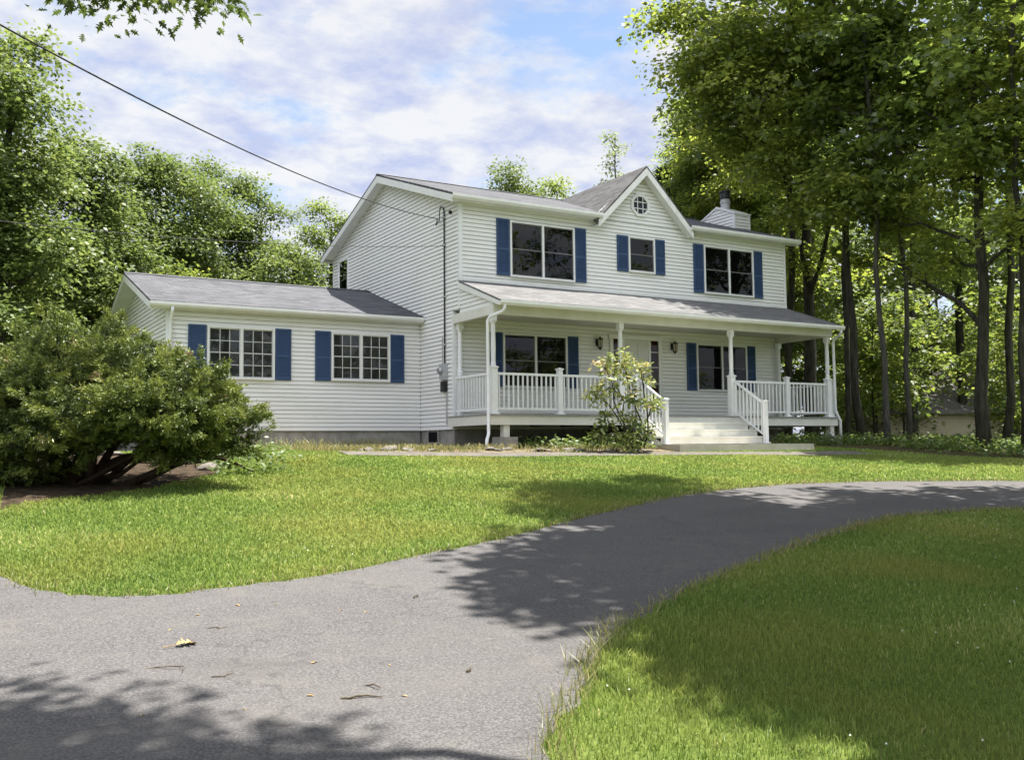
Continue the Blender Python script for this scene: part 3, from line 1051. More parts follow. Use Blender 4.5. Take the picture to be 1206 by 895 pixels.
def post(x, y, z0, z1, r_=.058, parent=None, name='rail_post', cap=True):
    mb = MB().box(x - r_, x + r_, y - r_, y + r_, z0, z1)
    mb.box(x - r_ - .035, x + r_ + .035, y - r_ - .035, y + r_ + .035, z0 + .001, z0 + .03)
    if cap:
        mb.box(x - r_ - .02, x + r_ + .02, y - r_ - .02, y + r_ + .02, z1, z1 + .028)
        b_ = r_ + .012
        mb.v += [(x - b_, y - b_, z1 + .028), (x + b_, y - b_, z1 + .028), (x + b_, y + b_, z1 + .028), (x - b_, y + b_, z1 + .028), (x, y, z1 + .06)]
        i = len(mb.v) - 5
        mb.f += [(i, i + 1, i + 4), (i + 1, i + 2, i + 4), (i + 2, i + 3, i + 4), (i + 3, i, i + 4)]
    if parent:
        return mb.build(name, M['vinyl'], parent)
    return part(mb, name, M['vinyl'])


yr = -1.95
for cx in (.02, 3.62, 7.27, 10.93):
    column(cx, yr)
column(.12, -.12, False)
column(10.90, -.12, False)
post(1.82, yr, 0, 1.06); post(9.30, yr, 0, 1.06); post(4.06, yr, 0, 1.0); post(11.08, -1.93, 0, 1.02)


def railing(A, B, n, dz=0.0):
    """A, B: (x,y) ends; dz drop from A to B"""
    A, B = Vector((*A, 0)), Vector((*B, -dz))
    d = (B - A)
    hd = Vector((d.x, d.y, 0)).normalized()
    s_ = Vector((-hd.y, hd.x, 0))

    def bar(za, zb, wd):
        mb_.hexa([A + s_ * wd + Vector((0, 0, za)), A - s_ * wd + Vector((0, 0, za)), B - s_ * wd + Vector((0, 0, za)), B + s_ * wd + Vector((0, 0, za)),
                  A + s_ * wd + Vector((0, 0, zb)), A - s_ * wd + Vector((0, 0, zb)), B - s_ * wd + Vector((0, 0, zb)), B + s_ * wd + Vector((0, 0, zb))])
    mb_ = MB()
    bar(.90, .955, .028)
    bar(.10, .145, .02)
    r_ = part(mb_, 'railing', M['rail'])
    me = None
    for k in range(n):
        p = A + d * ((k + .5) / n)
        if me is None:
            h_ = MB().box(-.0155, .0155, -.0155, .0155, 0, .755)
            b_ = h_.build('baluster', M['rail'], r_)
            me = b_.data
        else:
            b_ = link_mesh('baluster', me, r_)
        b_.location = (p.x, p.y, p.z + .146)


railing((.10, yr), (1.76, yr), 13)
railing((1.88, yr), (3.54, yr), 13)
railing((3.70, yr), (4.0, yr), 2)
railing((7.35, yr), (9.24, yr), 14)
railing((9.36, yr), (10.85, yr), 11)
railing((-.02, -1.87), (-.02, -.2), 12)
railing((11.08, -1.86), (11.08, -.1), 12)
railing((4.06, -2.02), (4.06, -3.06), 8, .62)
railing((7.30, -2.02), (7.30, -3.06), 8, .62)
post(4.06, -3.12, -.72, .33, .05); post(7.30, -3.12, -.72, .33, .05)
for k, zz in enumerate((-.18, -.36, -.54)):
    y1 = -2.055 - .33 * k
    mb = MB().box(3.95, 7.42, y1 - .35, y1, zz - .035, zz)
    st = part(mb, 'stair_tread', M['cream'])
    MB().box(3.97, 7.40, y1 - .33, y1 - .31, zz - .18, zz - .036).build('stair_riser', M['cream'], st)
part(MB().box(3.97, 7.40, -2.075, -2.055, -.18, -.033), 'stair_riser', M['cream'])
for xx in (3.97, 7.36):
    mb = MB()
    mb.prism([(xx, -2.09, -.20), (xx, -3.05, -.70), (xx, -3.05, -.86), (xx, -2.09, -.55)], (.035, 0, 0))
    part(mb, 'stair_stringer', M['cream'])
part(MB().box(3.6, 7.9, -4.15, -2.9, -1.0, -.735), 'landing_slab', M['slab'])
for x in (.33, 4.1, 7.9, 11.0):
    mb = MB().box(x - .08, x + .08, -2.0, -1.84, -.52, -.246)
    pi_ = part(mb, 'porch_pier', M['cream'])
    MB().box(x - .24, x + .22, -2.13, -1.74, -.74, -.521).box(x - .20, x + .24, -2.10, -1.72, -1.0, -.741).build('pier_block', M['conc'], pi_)
# downspouts
def spout(pts, name='downspout'):
    part(MB().tube(pts, .038, 10), name, M['vinyl'], smooth=True)
spout([(.05, -2.44, 2.46), (.05, -2.44, 2.36), (.02, -2.40, 2.30), (-.16, -2.15, 2.20), (-.20, -2.10, 2.12), (-.20, -2.10, 1.0), (-.20, -2.10, -.38), (-.22, -2.14, -.46), (-.34, -2.28, -.58), (-.37, -2.32, -.66), (-.37, -2.32, -.82)])
spout([(10.98, -2.44, 2.46), (10.98, -2.44, 2.38), (10.99, -2.38, 2.31), (11.07, -2.10, 2.22), (11.08, -2.06, 2.12), (11.09, -2.06, .2), (11.24, -2.09, -.1), (11.24, -2.09, -.8)])
spout([(-6.33, 1.62, 2.5), (-6.33, 1.62, 2.42), (-6.33, 1.68, 2.35), (-6.33, 1.80, 2.22), (-6.33, 1.83, 2.12), (-6.33, 1.83, -.7)])
# service mast, meter
mb = MB().tube([(-.045, .40, .95), (-.045, .40, 5.18), (-.06, .41, 5.26), (-.1, .44, 5.28), (-.14, .47, 5.22)], .019, 8)
cn = part(mb, 'service_mast', M['cable'], smooth=True)
mb = MB()
for zz in (1.8, 3.0, 4.3, 5.0): mb.box(-.09, -.012, .355, .445, zz - .02, zz + .02)
mb.build('mast_clamp', M['greymetal'], cn)
MB().tube([(-.06, .73, 5.04), (-.14, .68, 4.86), (-.16, .62, 4.84), (-.12, .52, 4.95), (-.13, .47, 5.2)], .013, 6).build('drip_loop', M['cable'], cn)
MB().lathe(-.05, .05, [(.03, 5.02), (.045, 5.05), (.045, 5.09), (.02, 5.11)], 8).build('insulator', M['black'], cn)
mb = MB().box(-.14, -.014, .28, .52, .92, 1.32)
mt = part(mb, 'electric_meter', M['greymetal'])
mb = MB().lathe(0, 0, [(.09, 0), (.09, .05), (.075, .09), (.03, .1)], 14)
mb.v = [(-.14 - z, .40 + x, 1.15 + y) for x, y, z in mb.v]
mb.build('meter_dial', M['steel'], mt)
mb = MB().box(-.12, -.014, .30, .50, .62, .88)
part(mb, 'cable_box', M['black'])
part(MB().tube([(-.05, .30, .60), (-.05, .30, .1), (-.05, .3, -.18)], .018, 6), 'conduit', M['greymetal'])
part(MB().tube([(-.05, .52, .9), (-.05, .52, 2.0)], .012, 6), 'conduit', M['greymetal'])

# ------------------------------------------------------------------ wires and pole
A = np.array([-10.405, -10.227, 3.643]); B = np.array([-.06, .73, 5.04])
def wire(A, B, sag, s0, s1, r_, name, label, cat, n=60):
    pts = []
    for k in range(n + 1):
        s_ = s0 + (s1 - s0) * k / n
        p = A + (B - A) * s_
        p[2] -= 4 * sag * s_ * (1 - s_)
        pts.append(p)
    o = MB().tube(pts, r_, 6).build(name, M['cable'], smooth=True)
    tag(o, label, cat)
    return pts
pts = wire(A, B, .3, -1.1, 1, .011, 'power_line', 'thick black power line sagging from upper left to the mast on the house', 'power line')
pe = pts[0]
A2 = np.array([-15.5, -6.0, 2.75]); B2 = np.array([-.08, .42, 4.28])
wire(A2, B2, .35, -.3, 1, .006, 'phone_line', 'thin faint phone line running across the white gable wall, below the power line', 'phone line')
pole = MB().tube([(pe[0], pe[1], hz(pe[0], pe[1]) - .5), (pe[0] + .05, pe[1], pe[2] + 1.2)], [.15, .11], 12).build('utility_pole', M['bark'], smooth=True)
tag(pole, 'weathered wooden utility pole carrying the power line', 'utility pole')


# ------------------------------------------------------------------ foliage
def leaf_tpl(kind):
    if kind == 'rhomb':
        x = [0, .42, 1, .42]; y = [0, -.33, 0, .33]; z = [0, .06, -.05, .06]
    elif kind == 'oval':
        x = [0, .25, .65, 1, .65, .25]; y = [0, -.20, -.20, 0, .20, .20]; z = [0, .04, .03, -.1, .03, .04]
    elif kind == 'maple':
        x = [0, .10, .42, .48, .68, 1, .68, .48, .42, .10]
        y = [0, -.46, -.24, -.50, -.17, 0, .17, .50, .24, .46]
        z = [0, .05, .03, .08, .0, -.10, .0, .08, .03, .05]
    elif kind == 'oak':
        x = [0, .22, .30, .42, .46, .62, .68, 1, .68, .62, .46, .42, .30, .22]
        y = [0, -.20, -.08, -.36, -.10, -.30, -.10, 0, .10, .30, .10, .36, .08, .20]
        z = [0, .04, .01, .06, .01, .03, 0, -.08, 0, .03, .01, .06, .01, .04]
    elif kind == 'sprig':
        x = [0, .4, 1, .4]; y = [-.04, -.15, 0, .15]; z = [0, .03, 0, .03]
    else:  # blade
        x = [0, 0.45, 1, .45]; y = [-.06, -.10, 0, .10]; z = [0, 0.05, 0, .05]
    return np.stack([x, y, z], 1)


def place_leaves(pos, nrm, dirv, size, tpl):
    """instances of the leaf outline as real faces"""
    n = nrm / (np.linalg.norm(nrm, axis=1, keepdims=True) + 1e-9)
    d = dirv - n * (dirv * n).sum(1, keepdims=True)
    d /= (np.linalg.norm(d, axis=1, keepdims=True) + 1e-9)
    b = np.cross(n, d)
    T = leaf_tpl(tpl)
    V = pos[:, None, :] + size[:, None, None] * (T[None, :, 0:1] * d[:, None, :] + T[None, :, 1:2] * b[:, None, :] + T[None, :, 2:3] * n[:, None, :])
    return V.reshape(-1, 3), len(T)


def crown(rng, lobes, clumps, leaves, size, tpl, cr=.55, flat=.35, up=1.0, shell=.55, jitter=.8):
    """clumps of leaves through ellipsoid lobes; returns verts, nper, rnd, clump centres per lobe"""
    P, Nn, Dd, S, Rn = [], [], [], [], []
    cents = []
    for (c_, r_) in lobes:
        c_ = np.array(c_, float); r_ = np.array(r_ if hasattr(r_, '__len__') else (r_, r_, r_ * .8), float)
        k = max(9, int(clumps * (r_[0] * r_[1] * r_[2]) ** (2 / 3)))
        u = rng.normal(size=(k, 3)); u /= np.linalg.norm(u, axis=1, keepdims=True)
        rad = rng.uniform(0, 1, (k, 1)) ** shell
        cc = c_ + u * rad * r_
        cents.append((c_, cc))
        m = int(leaves)
        cs = cr * rng.uniform(.6, 1.3, (k, 1, 1))
        q = np.clip(rng.normal(size=(k, m, 3)), -1.9, 1.9) * np.array([.5, .5, .5 * flat])
        # tilt clump outward a little
        tl = u * np.array([.35, .35, 0])
        q[:, :, 2] -= (q[:, :, 0] * tl[:, None, 0] + q[:, :, 1] * tl[:, None, 1]) * 1.2
        pos = cc[:, None, :] + q * cs
        nr = np.array([0, 0, up]) + rng.normal(size=(k, m, 3)) * jitter * .6 + u[:, None, :] * .35
        dv = q + rng.normal(size=(k, m, 3)) * .4 + np.array([0, 0, -.25])
        P.append(pos.reshape(-1, 3)); Nn.append(nr.reshape(-1, 3)); Dd.append(dv.reshape(-1, 3))
        S.append((size * rng.uniform(.65, 1.2, k * m)))
        rr = np.clip(rng.normal(.45, .2, (k, 1)) + rng.normal(0, .16, (k, m)), 0, 1)
        Rn.append(rr.reshape(-1))
    P, Nn, Dd, S, Rn = map(np.concatenate, (P, Nn, Dd, S, Rn))
    V, nper = place_leaves(P, Nn, Dd, S, tpl)
    return V, nper, Rn, cents


def curve(a, b, rng, bend=.15, n=6, lift=0.0):
    a, b = np.array(a, float), np.array(b, float)
    l_ = np.linalg.norm(b - a)
    o1 = rng.normal(size=3) * bend * l_
    pts = []
    for k in range(n + 1):
        t_ = k / n
        p = a + (b - a) * t_ + o1 * 4 * t_ * (1 - t_) * .5
        p[2] += lift * l_ * 4 * t_ * (1 - t_) * .5
        if 0 < k < n: p = p + rng.normal(size=3) * (.02 if n < 8 else .004) * l_
        pts.append(p)
    return pts


def wood(rng, base, top, r0, r1, lobes, cents, lean=.0, seg=10, twig=1.0, limbs=True, start=.3):
    mb = MB()
    base, top = np.array(base, float), np.array(top, float)
    tr = curve(base, top, rng, .014, 10)
    rad = [r0 * (1 - t_) + r1 * t_ for t_ in np.linspace(0, 1, 11)]
    rad[0] = r0 * 1.25
    rad[1] = max(rad[1], r0 * 1.0)
    mb.tube(tr, rad, seg)
    chain = None
    lobe_small = {tuple(c_): (float(np.max(r_)) < .42) for c_, r_ in [(np.array(q[0], float), q[1]) for q in lobes]}
    rmax_ = {tuple(c_): float(np.abs(cc - c_).max()) for c_, cc in cents}
    if limbs:
        for (c_, cc) in cents:
            hd = np.linalg.norm(c_[:2] - np.interp(c_[2], [base[2], top[2]], [0, 1]) * (top - base)[:2] - base[:2])
            zt = np.clip((c_[2] - hd * .55 - base[2]) / (top[2] - base[2]), start * .6, .93)
            k = zt * 10
            i = int(k)
            p = np.array(tr[i]) + (np.array(tr[min(i + 1, 10)]) - np.array(tr[i])) * (k - i)
            rl = min(max(.018, np.interp(zt, [0, 1], [r0, r1]) * .5), .035 + .06 * rmax_[tuple(c_)]) if rmax_[tuple(c_)] > .4 else .016
            if lobe_small.get(tuple(c_)):
                if chain is not None:
                    p = chain
                chain = np.array(c_) + np.array([0, 0, .06])
                rl = .014
            lb = curve(p, c_, rng, .12, 5, .08)
            mb.tube(lb, list(np.linspace(rl, rl * .3, 6)), 6, cap=False)
            if twig > 0:
                nn = int(len(cc) * .35 * twig)
                for j in rng.permutation(len(cc))[:nn]:
                    q = lb[3 + int(rng.integers(0, 3))]
                    tw = curve(q, cc[j], rng, .12, 3)
                    mb.tube(tw, list(np.linspace(rl * .28, .006, 4)), 4, cap=False)
    return mb


def tree(name, base, top, r0, lobes, leaf, size, tpl, clumps, leaves, barkm, seed, label, cat='tree', group=None, cr=.55, flat=.35, r1=.05, shell=.55, twig=1.0, rz=0, jitter=.8, start=.3):
    """lobes relative to base"""
    rng = np.random.default_rng(seed)
    root = empty(name, base, rz)
    tag(root, label, cat, group)
    V, nper, Rn, cents = crown(rng, lobes, clumps, leaves, size, tpl, cr, flat, shell=shell, jitter=jitter)
    link_mesh('crown', np_mesh('crown', V, nper, leaf, Rn), root)
    tb = wood(rng, (0, 0, -.25), top, r0, r1, lobes, cents, twig=twig, start=start)
    tb.build('trunk', barkm, root, smooth=True)
    return root


def genlobes(rng, H_, z0, rmax, n, lr):
    """lobes filling an uneven tree crown between z0 and H_"""
    o = []
    for k in range(n):
        t_ = (k + rng.uniform(0, .9)) / n
        z_ = z0 + (H_ - z0) * t_
        prof = math.sin(pi * min(1, .18 + .80 * t_)) ** .7
        a = k * 2.4 + rng.uniform(-.5, .5)
        rr = rmax * prof * rng.uniform(.35, 1.0)
        l_ = lr * rng.uniform(.7, 1.2) * (1.0 - .35 * t_)
        o.append(((rr * cos(a), rr * sin(a), z_), (l_, l_, l_ * .72)))
    return o


def cpos(px, d):
    """ground point on the bearing of picture column px, d metres ahead"""
    f = np.array([Fv.x, Fv.y]); r_ = np.array([Rv.x, Rv.y])
    q = CAM[:2] + d * f + r_ * d * (px - 603) / 1147.45
    return float(q[0]), float(q[1])


# ---- woods: four prototypes, then copies
SPEC = [(18.5, 6.5, 3.4, 16, 1.8, .17), (20, 8, 3.0, 15, 1.8, .20), (17, 6.0, 3.4, 15, 1.7, .15), (21, 7, 3.6, 17, 1.9, .21), (16.5, 7.6, 1.9, 12, 1.25, .10)]
PROTO = []
for k, (H_, z0, rm, n, lr, r0) in enumerate(SPEC):
    rg = np.random.default_rng(100 + k)
    lb = genlobes(rg, H_ - 1, z0, rm, n, lr)
    bk = M['bark'] if k != 2 else M['bark_light']
    PROTO.append(tree('woodland_tree', (0, 0, 0), (rg.uniform(-.5, .5), rg.uniform(-.5, .5), H_ - 1.5), r0, lb, M['leaf_wood'], .22, 'maple', 9, 30, bk, 200 + k,
                      'proto', 'tree', cr=.85, twig=.5))
used = [False] * 5


def woods(px, d, k, rz, s=1.0, label=None, group='tall trees of the woods to the right of the house', dark=False):
    x, y = cpos(px, d)
    if not used[k]:
        o = PROTO[k]; used[k] = True
    else:
        o = copy_tree(PROTO[k])
    o.location = (x, y, hz(x, y))
    o.rotation_euler = (0, 0, rz)
    o.scale = (s, s, s)
    o['label'] = label or 'tall leafy tree standing deep in the woods behind the front row of trunks'
    if label is None or group != 'tall trees of the woods to the right of the house':
        o['group'] = group
    else:
        o['group'] = group
    return o


front = [(925, 33, 4, .3, 1.25, 'thick dark trunked tree just behind the right end of the porch'),
         (949, 36, 4, 1.2, .9, 'slim dark trunked tree seen over the right porch railing'),
         (993, 31, 4, 2.0, .95, 'straight slim tree right of the porch corner column'),
         (1017, 30, 4, 4.4, 1.3, 'thickest dark trunk in the woods beside the porch, with brush at its foot'),
         (1043, 28, 4, 2.9, .9, 'pale grey trunked tree at the woods edge beside the thickest dark trunk'),
         (1068, 29.5, 4, 3.6, .85, 'leaning dark tree between the pale grey trunk and the tan house'),
         (1180, 29, 4, .9, 1.2, 'dark trunked tree close behind the broad maple at the lawn edge'),
         (1203, 25.5, 4, 2.2, .95, 'slim tree at the right edge of the photo, leaning slightly left')]
for px, d, k, rz, s, lab in front:
    o = woods(px, d, k, rz, s, lab)
    if 'pale' in lab:
        for ch_ in o.children:
            if ch_.name.startswith('trunk'):
                ch_.data = ch_.data.copy()
                ch_.data.materials[0] = M['bark_light']
    if 'lean' in lab:
        o.rotation_euler = (.03, -.085, 0)
rg = np.random.default_rng(5)
deep = [(905, 50, 1), (966, 50, 2), (1072, 44, 1), (1098, 54, 0), (1132, 48, 3), (1215, 44, 2), (1280, 47, 3),
        (1045, 62, 2), (1160, 62, 1), (1240, 64, 0), (985, 66, 1), (1110, 74, 3), (920, 70, 0), (1320, 66, 2), (1200, 78, 3), (1020, 80, 2)]
for px, d, k in deep:
    woods(px, d, k, float(rg.uniform(0, 6.28)), float(rg.uniform(.9, 1.2)))
for (x, y, k) in ((-28, -34, 2), (-20, -33, 3), (-12, -34, 0), (-4, -33, 1), (4, -35, 3), (-24, -38, 0), (-16, -41, 1), (-8, -40, 3), (0, -42, 2), (9, -39, 0), (18, -40, 1), (28, -36, 3)):
    o = copy_tree(PROTO[k])
    o.location = (x, y, hz(x, y)); o.rotation_euler = (0, 0, x)
    o['label'] = 'tall leafy tree across the road, mirrored in the window panes'
    o['group'] = 'trees across the road'

# ---- understory saplings, sunlit
# (also a few low ones across the road)
ur = np.random.default_rng(31)
lbs = genlobes(ur, 5.2, 1.3, 1.7, 9, .95)
US = tree('understory_sapling', (0, 0, 0), (.2, .1, 4.6), .05, lbs, M['leaf_bright'], .17, 'maple', 22, 26, M['bark'], 33, 'bright green leafy sapling in the understory of the right hand woods', 'sapling', 'understory saplings', cr=.6, r1=.015, flat=.3)
first = True
for px, d, s in ((1062, 33.5, 1.0), (1188, 30.5, .95), (1028, 34, .9), (1005, 44, 1.2), (1078, 60, 1.6), (1140, 57, 1.5), (1056, 48, 1.4), (1092, 58, 1.6), (1192, 40, 1.1), (1030, 46, 1.3), (945, 46, 1.3), (968, 52, 1.5), (985, 42, 1.0), (1150, 64, 1.6), (1222, 36, 1.0),
                 (1240, 48, 1.6), (1128, 60, 1.7), (1015, 60, 1.8), (905, 54, 1.6), (1175, 56, 1.7), (1300, 42, 1.4)):
    o = US if first else copy_tree(US)
    first = False
    x, y = cpos(px, d)
    o.location = (x, y, hz(x, y)); o.rotation_euler = (0, 0, float(ur.uniform(0, 6))); o.scale = (s, s, s)

for k in range(16):
    o = copy_tree(US)
    x, y = -30 + k * 4.2, -31 - 2.5 * (k % 3)
    o.location = (x, y, hz(x, y)); o.rotation_euler = (0, 0, k * 1.3); o.scale = (1.7, 1.7, 1.5)
    o['label'] = 'bushy green roadside sapling mirrored in the window panes'; o['group'] = 'saplings across the road'
# ---- the big maples whose boughs hang over the drive
def wl_(base, pts):
    return [((p[0] - base[0], p[1] - base[1], p[2] - base[2]), p[3] if len(p) == 4 else p[3:]) for p in pts]


def slid(pts, ay=.8, bz=2.5, gz=1.9):
    # boughs placed by where their shade falls on the drive and lawn under this sun
    o = []
    for p in pts:
        k0 = (p[2] + gz) / bz
        k1 = (p[2] + gz) / 2.7
        o.append((p[0] - k0 + k1, p[1] + ay * k0 - .08 * k1) + tuple(p[2:]))
    return o


MAPLE_A = [(10.41, 3.5, 13.71, 1.6, 1.6, 0.99), (10.83, 3.39, 11.98, 1.5, 1.5, 0.93), (11.49, 3.12, 10.54, 1.7, 1.7, 1.05), (10.58, 1.19, 12.28, 2.0, 2.0, 1.24), (11.51, 0.77, 10.65, 2.0, 2.0, 1.24), (12.15, 0.57, 8.35, 1.6, 1.6, 0.99), (13.23, 3.36, 9.1, 1.6, 1.6, 0.99), (12.67, 0.41, 6.46, 1.2, 1.2, 0.74), (11.88, -0.7, 11.84, 2.0, 2.0, 1.24), (14.1, 1.98, 5.35, 1.1, 1.1, 0.68), (11.39, 1.63, 15.48, 2.2, 2.2, 1.36), (12.8, -0.32, 14.95, 2.2, 2.2, 1.36), (12.0, -1.55, 6.87, 1.5, 1.5, 0.93)]
MAPLE_B = [(13.28, -0.22, 9.96, 1.8, 1.8, 1.12), (14.75, -1.21, 11.7, 2.1, 2.1, 1.3), (14.22, -1.82, 8.55, 1.9, 1.9, 1.18), (13.13, -2.71, 5.69, 1.3, 1.3, 0.81), (14.42, -3.77, 9.69, 2, 2, 1.24), (13.36, -4.65, 6.51, 1.6, 1.6, 0.99), (13.55, -6.17, 9.67, 2, 2, 1.24), (13.24, -6.36, 7.03, 1.8, 1.8, 1.12), (13.02, -6.63, 4.66, 1.3, 1.3, 0.81), (13.9, -3.65, 4.52, 1.1, 1.1, 0.68), (14.22, -0.38, 4.91, 1.0, 1.0, 0.62), (14.76, -2.55, 13.9, 2.3, 2.3, 1.43), (14.02, -5.51, 12.65, 2.2, 2.2, 1.36), (14.45, -7.19, 8.56, 2.2, 2.2, 1.36), (14.21, -7.41, 5.77, 1.6, 1.6, 0.99)]
b = (*(14.69, 2.06), hz(*(14.69, 2.06)))
tree('maple_tree', b, (.3, .2, 17), .24, wl_(b, MAPLE_A), M['leaf_maple'], .165, 'maple', 19, 44, M['bark'], 51, 'tall broad maple rising behind the right end of the house roof', cr=.72, shell=.5, group='maples right of the house')
b = (*(13.22, -5.2), hz(*(13.22, -5.2)))
tree('maple_tree', b, (.5, .3, 15), .17, wl_(b, MAPLE_B), M['leaf_maple'], .165, 'maple', 18, 44, M['bark'], 55, 'broad grey trunked maple at the lawn edge in front of the tan neighbouring house', cr=.72, shell=.5, group='maples right of the house')
b = (4.2, -16.0, hz(4.2, -16.0))
tree('maple_tree', b, (-.6, .3, 13), .38, wl_(b, slid([(.2, -16.4, 7.2, 1.7, 1.6, 1.1), (-.4, -17.0, 7.6, 1.9, 1.9, 1.2), (1.0, -19.3, 7.0, 2.6, 2.6, 1.6), (-1.2, -18.9, 8.4, 2.3, 2.3, 1.4), (3, -16.9, 8, 1.8, 1.7, 1.2), (4.5, -20.5, 9, 2.8, 2.8, 2), (2.5, -18, 11, 2.8, 2.8, 2), (5.5, -18, 11, 1.8, 1.8, 1.3), (.8, -14.6, 8.6, 1.8, 1.8, 1.2), (-2.1, -20.2, 7.5, 1.4, 1.4, .9), (-2.5, -18.8, 7.2, 1.0, 1.0, .7), (5.2, -16.4, 9, 1.3, 1.2, .8), (.2, -21, 9, 2.2, 2.2, 1.4), (1.5, -17.6, 9.6, 2.2, 2.2, 1.3), (-.8, -18, 9.8, 1.5, 1.5, 1.0)]) + slid([(6.6, -15.8, 7.2, 1.1, .9, .6), (8.1, -16, 7.2, 1.0, .9, .6), (5.6, -17, 7.4, 1.0, .9, .6), (-2.7, -22.1, 6.8, .9, .9, .6), (-1.6, -22.4, 7.2, 1.3, 1.2, .8), (-1.4, -21.2, 7, 1.3, 1.2, .8), (-.3, -22.2, 7.4, 1.5, 1.4, .9)], 1.05, 2.38, 1.5) + [(5.1, -11.9, 9.9, 1.0, .9, .6), (1.5, -9.9, 10.5, 1.1, .8, .5), (3.35, -9.45, 10.6, 1.0, .7, .5), (1.9, -11.2, 10.4, 1.3, 1.2, .7), (.85, -12.3, 10.6, 1.2, 1.1, .7), (-3.1, -18.4, 7.0, .9, .8, .5), (-3.0, -17.5, 7.2, .9, .9, .6), (-2.2, -18.3, 7.4, 1.1, 1.0, .6)]),
     M['leaf_maple'], .18, 'maple', 27, 42, M['bark'], 52, 'maple off to the right of the drive that shades the near lawn', cr=.6, shell=.5)

# ---- oak leaning in from the left, and the oak over the viewpoint
b = (-16.2, -9.2, hz(-16.2, -9.2))
OAKL = [(-14, -9.5, 8.5, 2.6, 2.6, 1.8), (-17, -7.5, 9.5, 2.8, 2.8, 2), (-18, -11, 8, 2.5, 2.5, 1.8), (-15.5, -11.5, 10, 2.4, 2.4, 1.8), (-13.5, -7, 10, 2.0, 2, 1.4),
        (-10.6, -9.2, 5.55, .3, .3, .14), (-9.80, -8.9, 5.0, .36, .34, .16), (-9.30, -8.7, 4.86, .30, .30, .22), (-9.0, -8.8, 4.98, .34, .3, .16), (-8.30, -8.3, 5.25, .34, .3, .13), (-7.8, -8.0, 5.5, .3, .3, .1)]
tree('oak_tree', b, (.5, .4, 10), .28, wl_(b, OAKL), M['leaf_oak'], .16, 'oak', 26, 22, M['bark'], 61, 'oak whose lowest lobed leaves dangle into the top left of the sky', cr=.42, shell=.6, twig=.8)
b = (-4.2, -20.8, hz(-4.2, -20.8))
tree('oak_tree', b, (.4, .6, 11), .32, wl_(b, slid([(-7.9, -19.5, 5.6, 1.0, 1.0, .6), (-7.55, -20.3, 5.8, .9, .9, .6), (-8.5, -18.9, 6.0, .9, .8, .5), (-7.1, -20.3, 7.4, 1.0, 1.0, .6), (-6.5, -20.8, 9.0, 1.1, 1.1, .7), (-8.6, -19.9, 6.6, 1.1, 1.0, .6), (-7.4, -21.2, 7.2, 1.0, 1.0, .6), (-6.7, -20.4, 8.5, 1.0, 1.0, .6), (-6.1, -21.2, 8.5, 1.0, 1.0, .6), (-7.3, -19.8, 8.5, .9, .9, .6), (-5.75, -21.0, 8.5, .7, .7, .5), (-3.6, -24.2, 9.8, 2, 2, 1.4), (-3.0, -25, 11, 2.2, 2.2, 1.6), (-6.4, -25.2, 9, 1.8, 1.8, 1.3), (-2.2, -24.2, 9.4, 1.8, 1.8, 1.3), (-4.6, -26.4, 8.6, 2.2, 2, 1.5)])),
     M['leaf_oak'], .16, 'oak', 30, 34, M['bark'], 62, 'oak behind the viewpoint that shades the near left of the driveway', cr=.5)

# ---- hardwoods left of the house and behind the wing
def hardwood(px, d, top_z, rad, seed, label, leaf='leaf_left', z0=1.0, n=15, lr=None, group='hardwoods behind the wing', size=.155, cl=25, lv=84):
    x, y = cpos(px, d)
    zb = hz(x, y)
    rg_ = np.random.default_rng(seed)
    lr = lr or rad * .56
    H_ = top_z - zb
    lb = genlobes(rg_, H_ - lr * .55, z0 + lr * .5, rad, n, lr)
    lb.append(((0, 0, H_ * .55), (rad * .75, rad * .75, H_ * .25)))
    return tree('hardwood_tree', (x, y, zb), (.1, .1, H_ * .86), .2, lb, M[leaf], size, 'rhomb', cl, lv, M['bark'], seed, label, 'tree', group, cr=.75, twig=.4)


hardwood(2, 25, 11.0, 2.2, 71, 'tallest dark green tree at the left edge of the photo, behind the juniper', 'leaf_left', n=14)
hardwood(-70, 27, 10.5, 3.0, 72, 'broad tree just beyond the left edge of the photo')
hardwood(98, 31, 10.2, 2.4, 73, 'tree between the tall left edge tree and the low wing roof')
hardwood(180, 36, 11.2, 3.1, 74, 'rounded yellow green tree rising highest behind the wing roof', n=17)
hardwood(248, 40, 12.0, 2.6, 75, 'shorter full tree behind the middle of the wing roof')
hardwood(304, 40, 10.3, 1.8, 76, 'low bright tree behind the wing roof, next to the gap of sky')
hardwood(345, 37, 7.6, 1.7, 77, 'low bushy tree behind the wing roof beside the tall gable')
hardwood(388, 47, 11.9, 2.4, 78, 'distant darker tree peeping out beside the left gable edge', 'leaf_wood')
hardwood(140, 44, 8.5, 3.0, 79, 'tree in the back row behind the left corner of the wing')
hardwood(60, 38, 7.0, 2.8, 80, 'low spreading tree behind the juniper bush')
hardwood(300, 52, 8.5, 3.0, 81, 'far tree filling in behind the wing ridge')
hardwood(215, 33, 5.8, 2.2, 82, 'bright shrubby tree directly behind the wing ridge', 'leaf_bright')
hardwood(612, 44, 12.5, 2.4, 83, 'round tree crown showing above the main roof ridge', group='trees behind the main roof')
hardwood(660, 45, 11.9, 1.9, 84, 'darker tree crown above the main roof, left of the cross gable', 'leaf_wood', group='trees behind the main roof')
hardwood(822, 42, 13.5, 2.6, 85, 'dark tree crown rising behind the right slope of the cross gable', 'leaf_wood', group='trees behind the main roof')
hardwood(868, 44, 19, 3.6, 86, 'tall dark tree behind the chimney', 'leaf_wood', z0=4, n=18, group='trees behind the main roof')
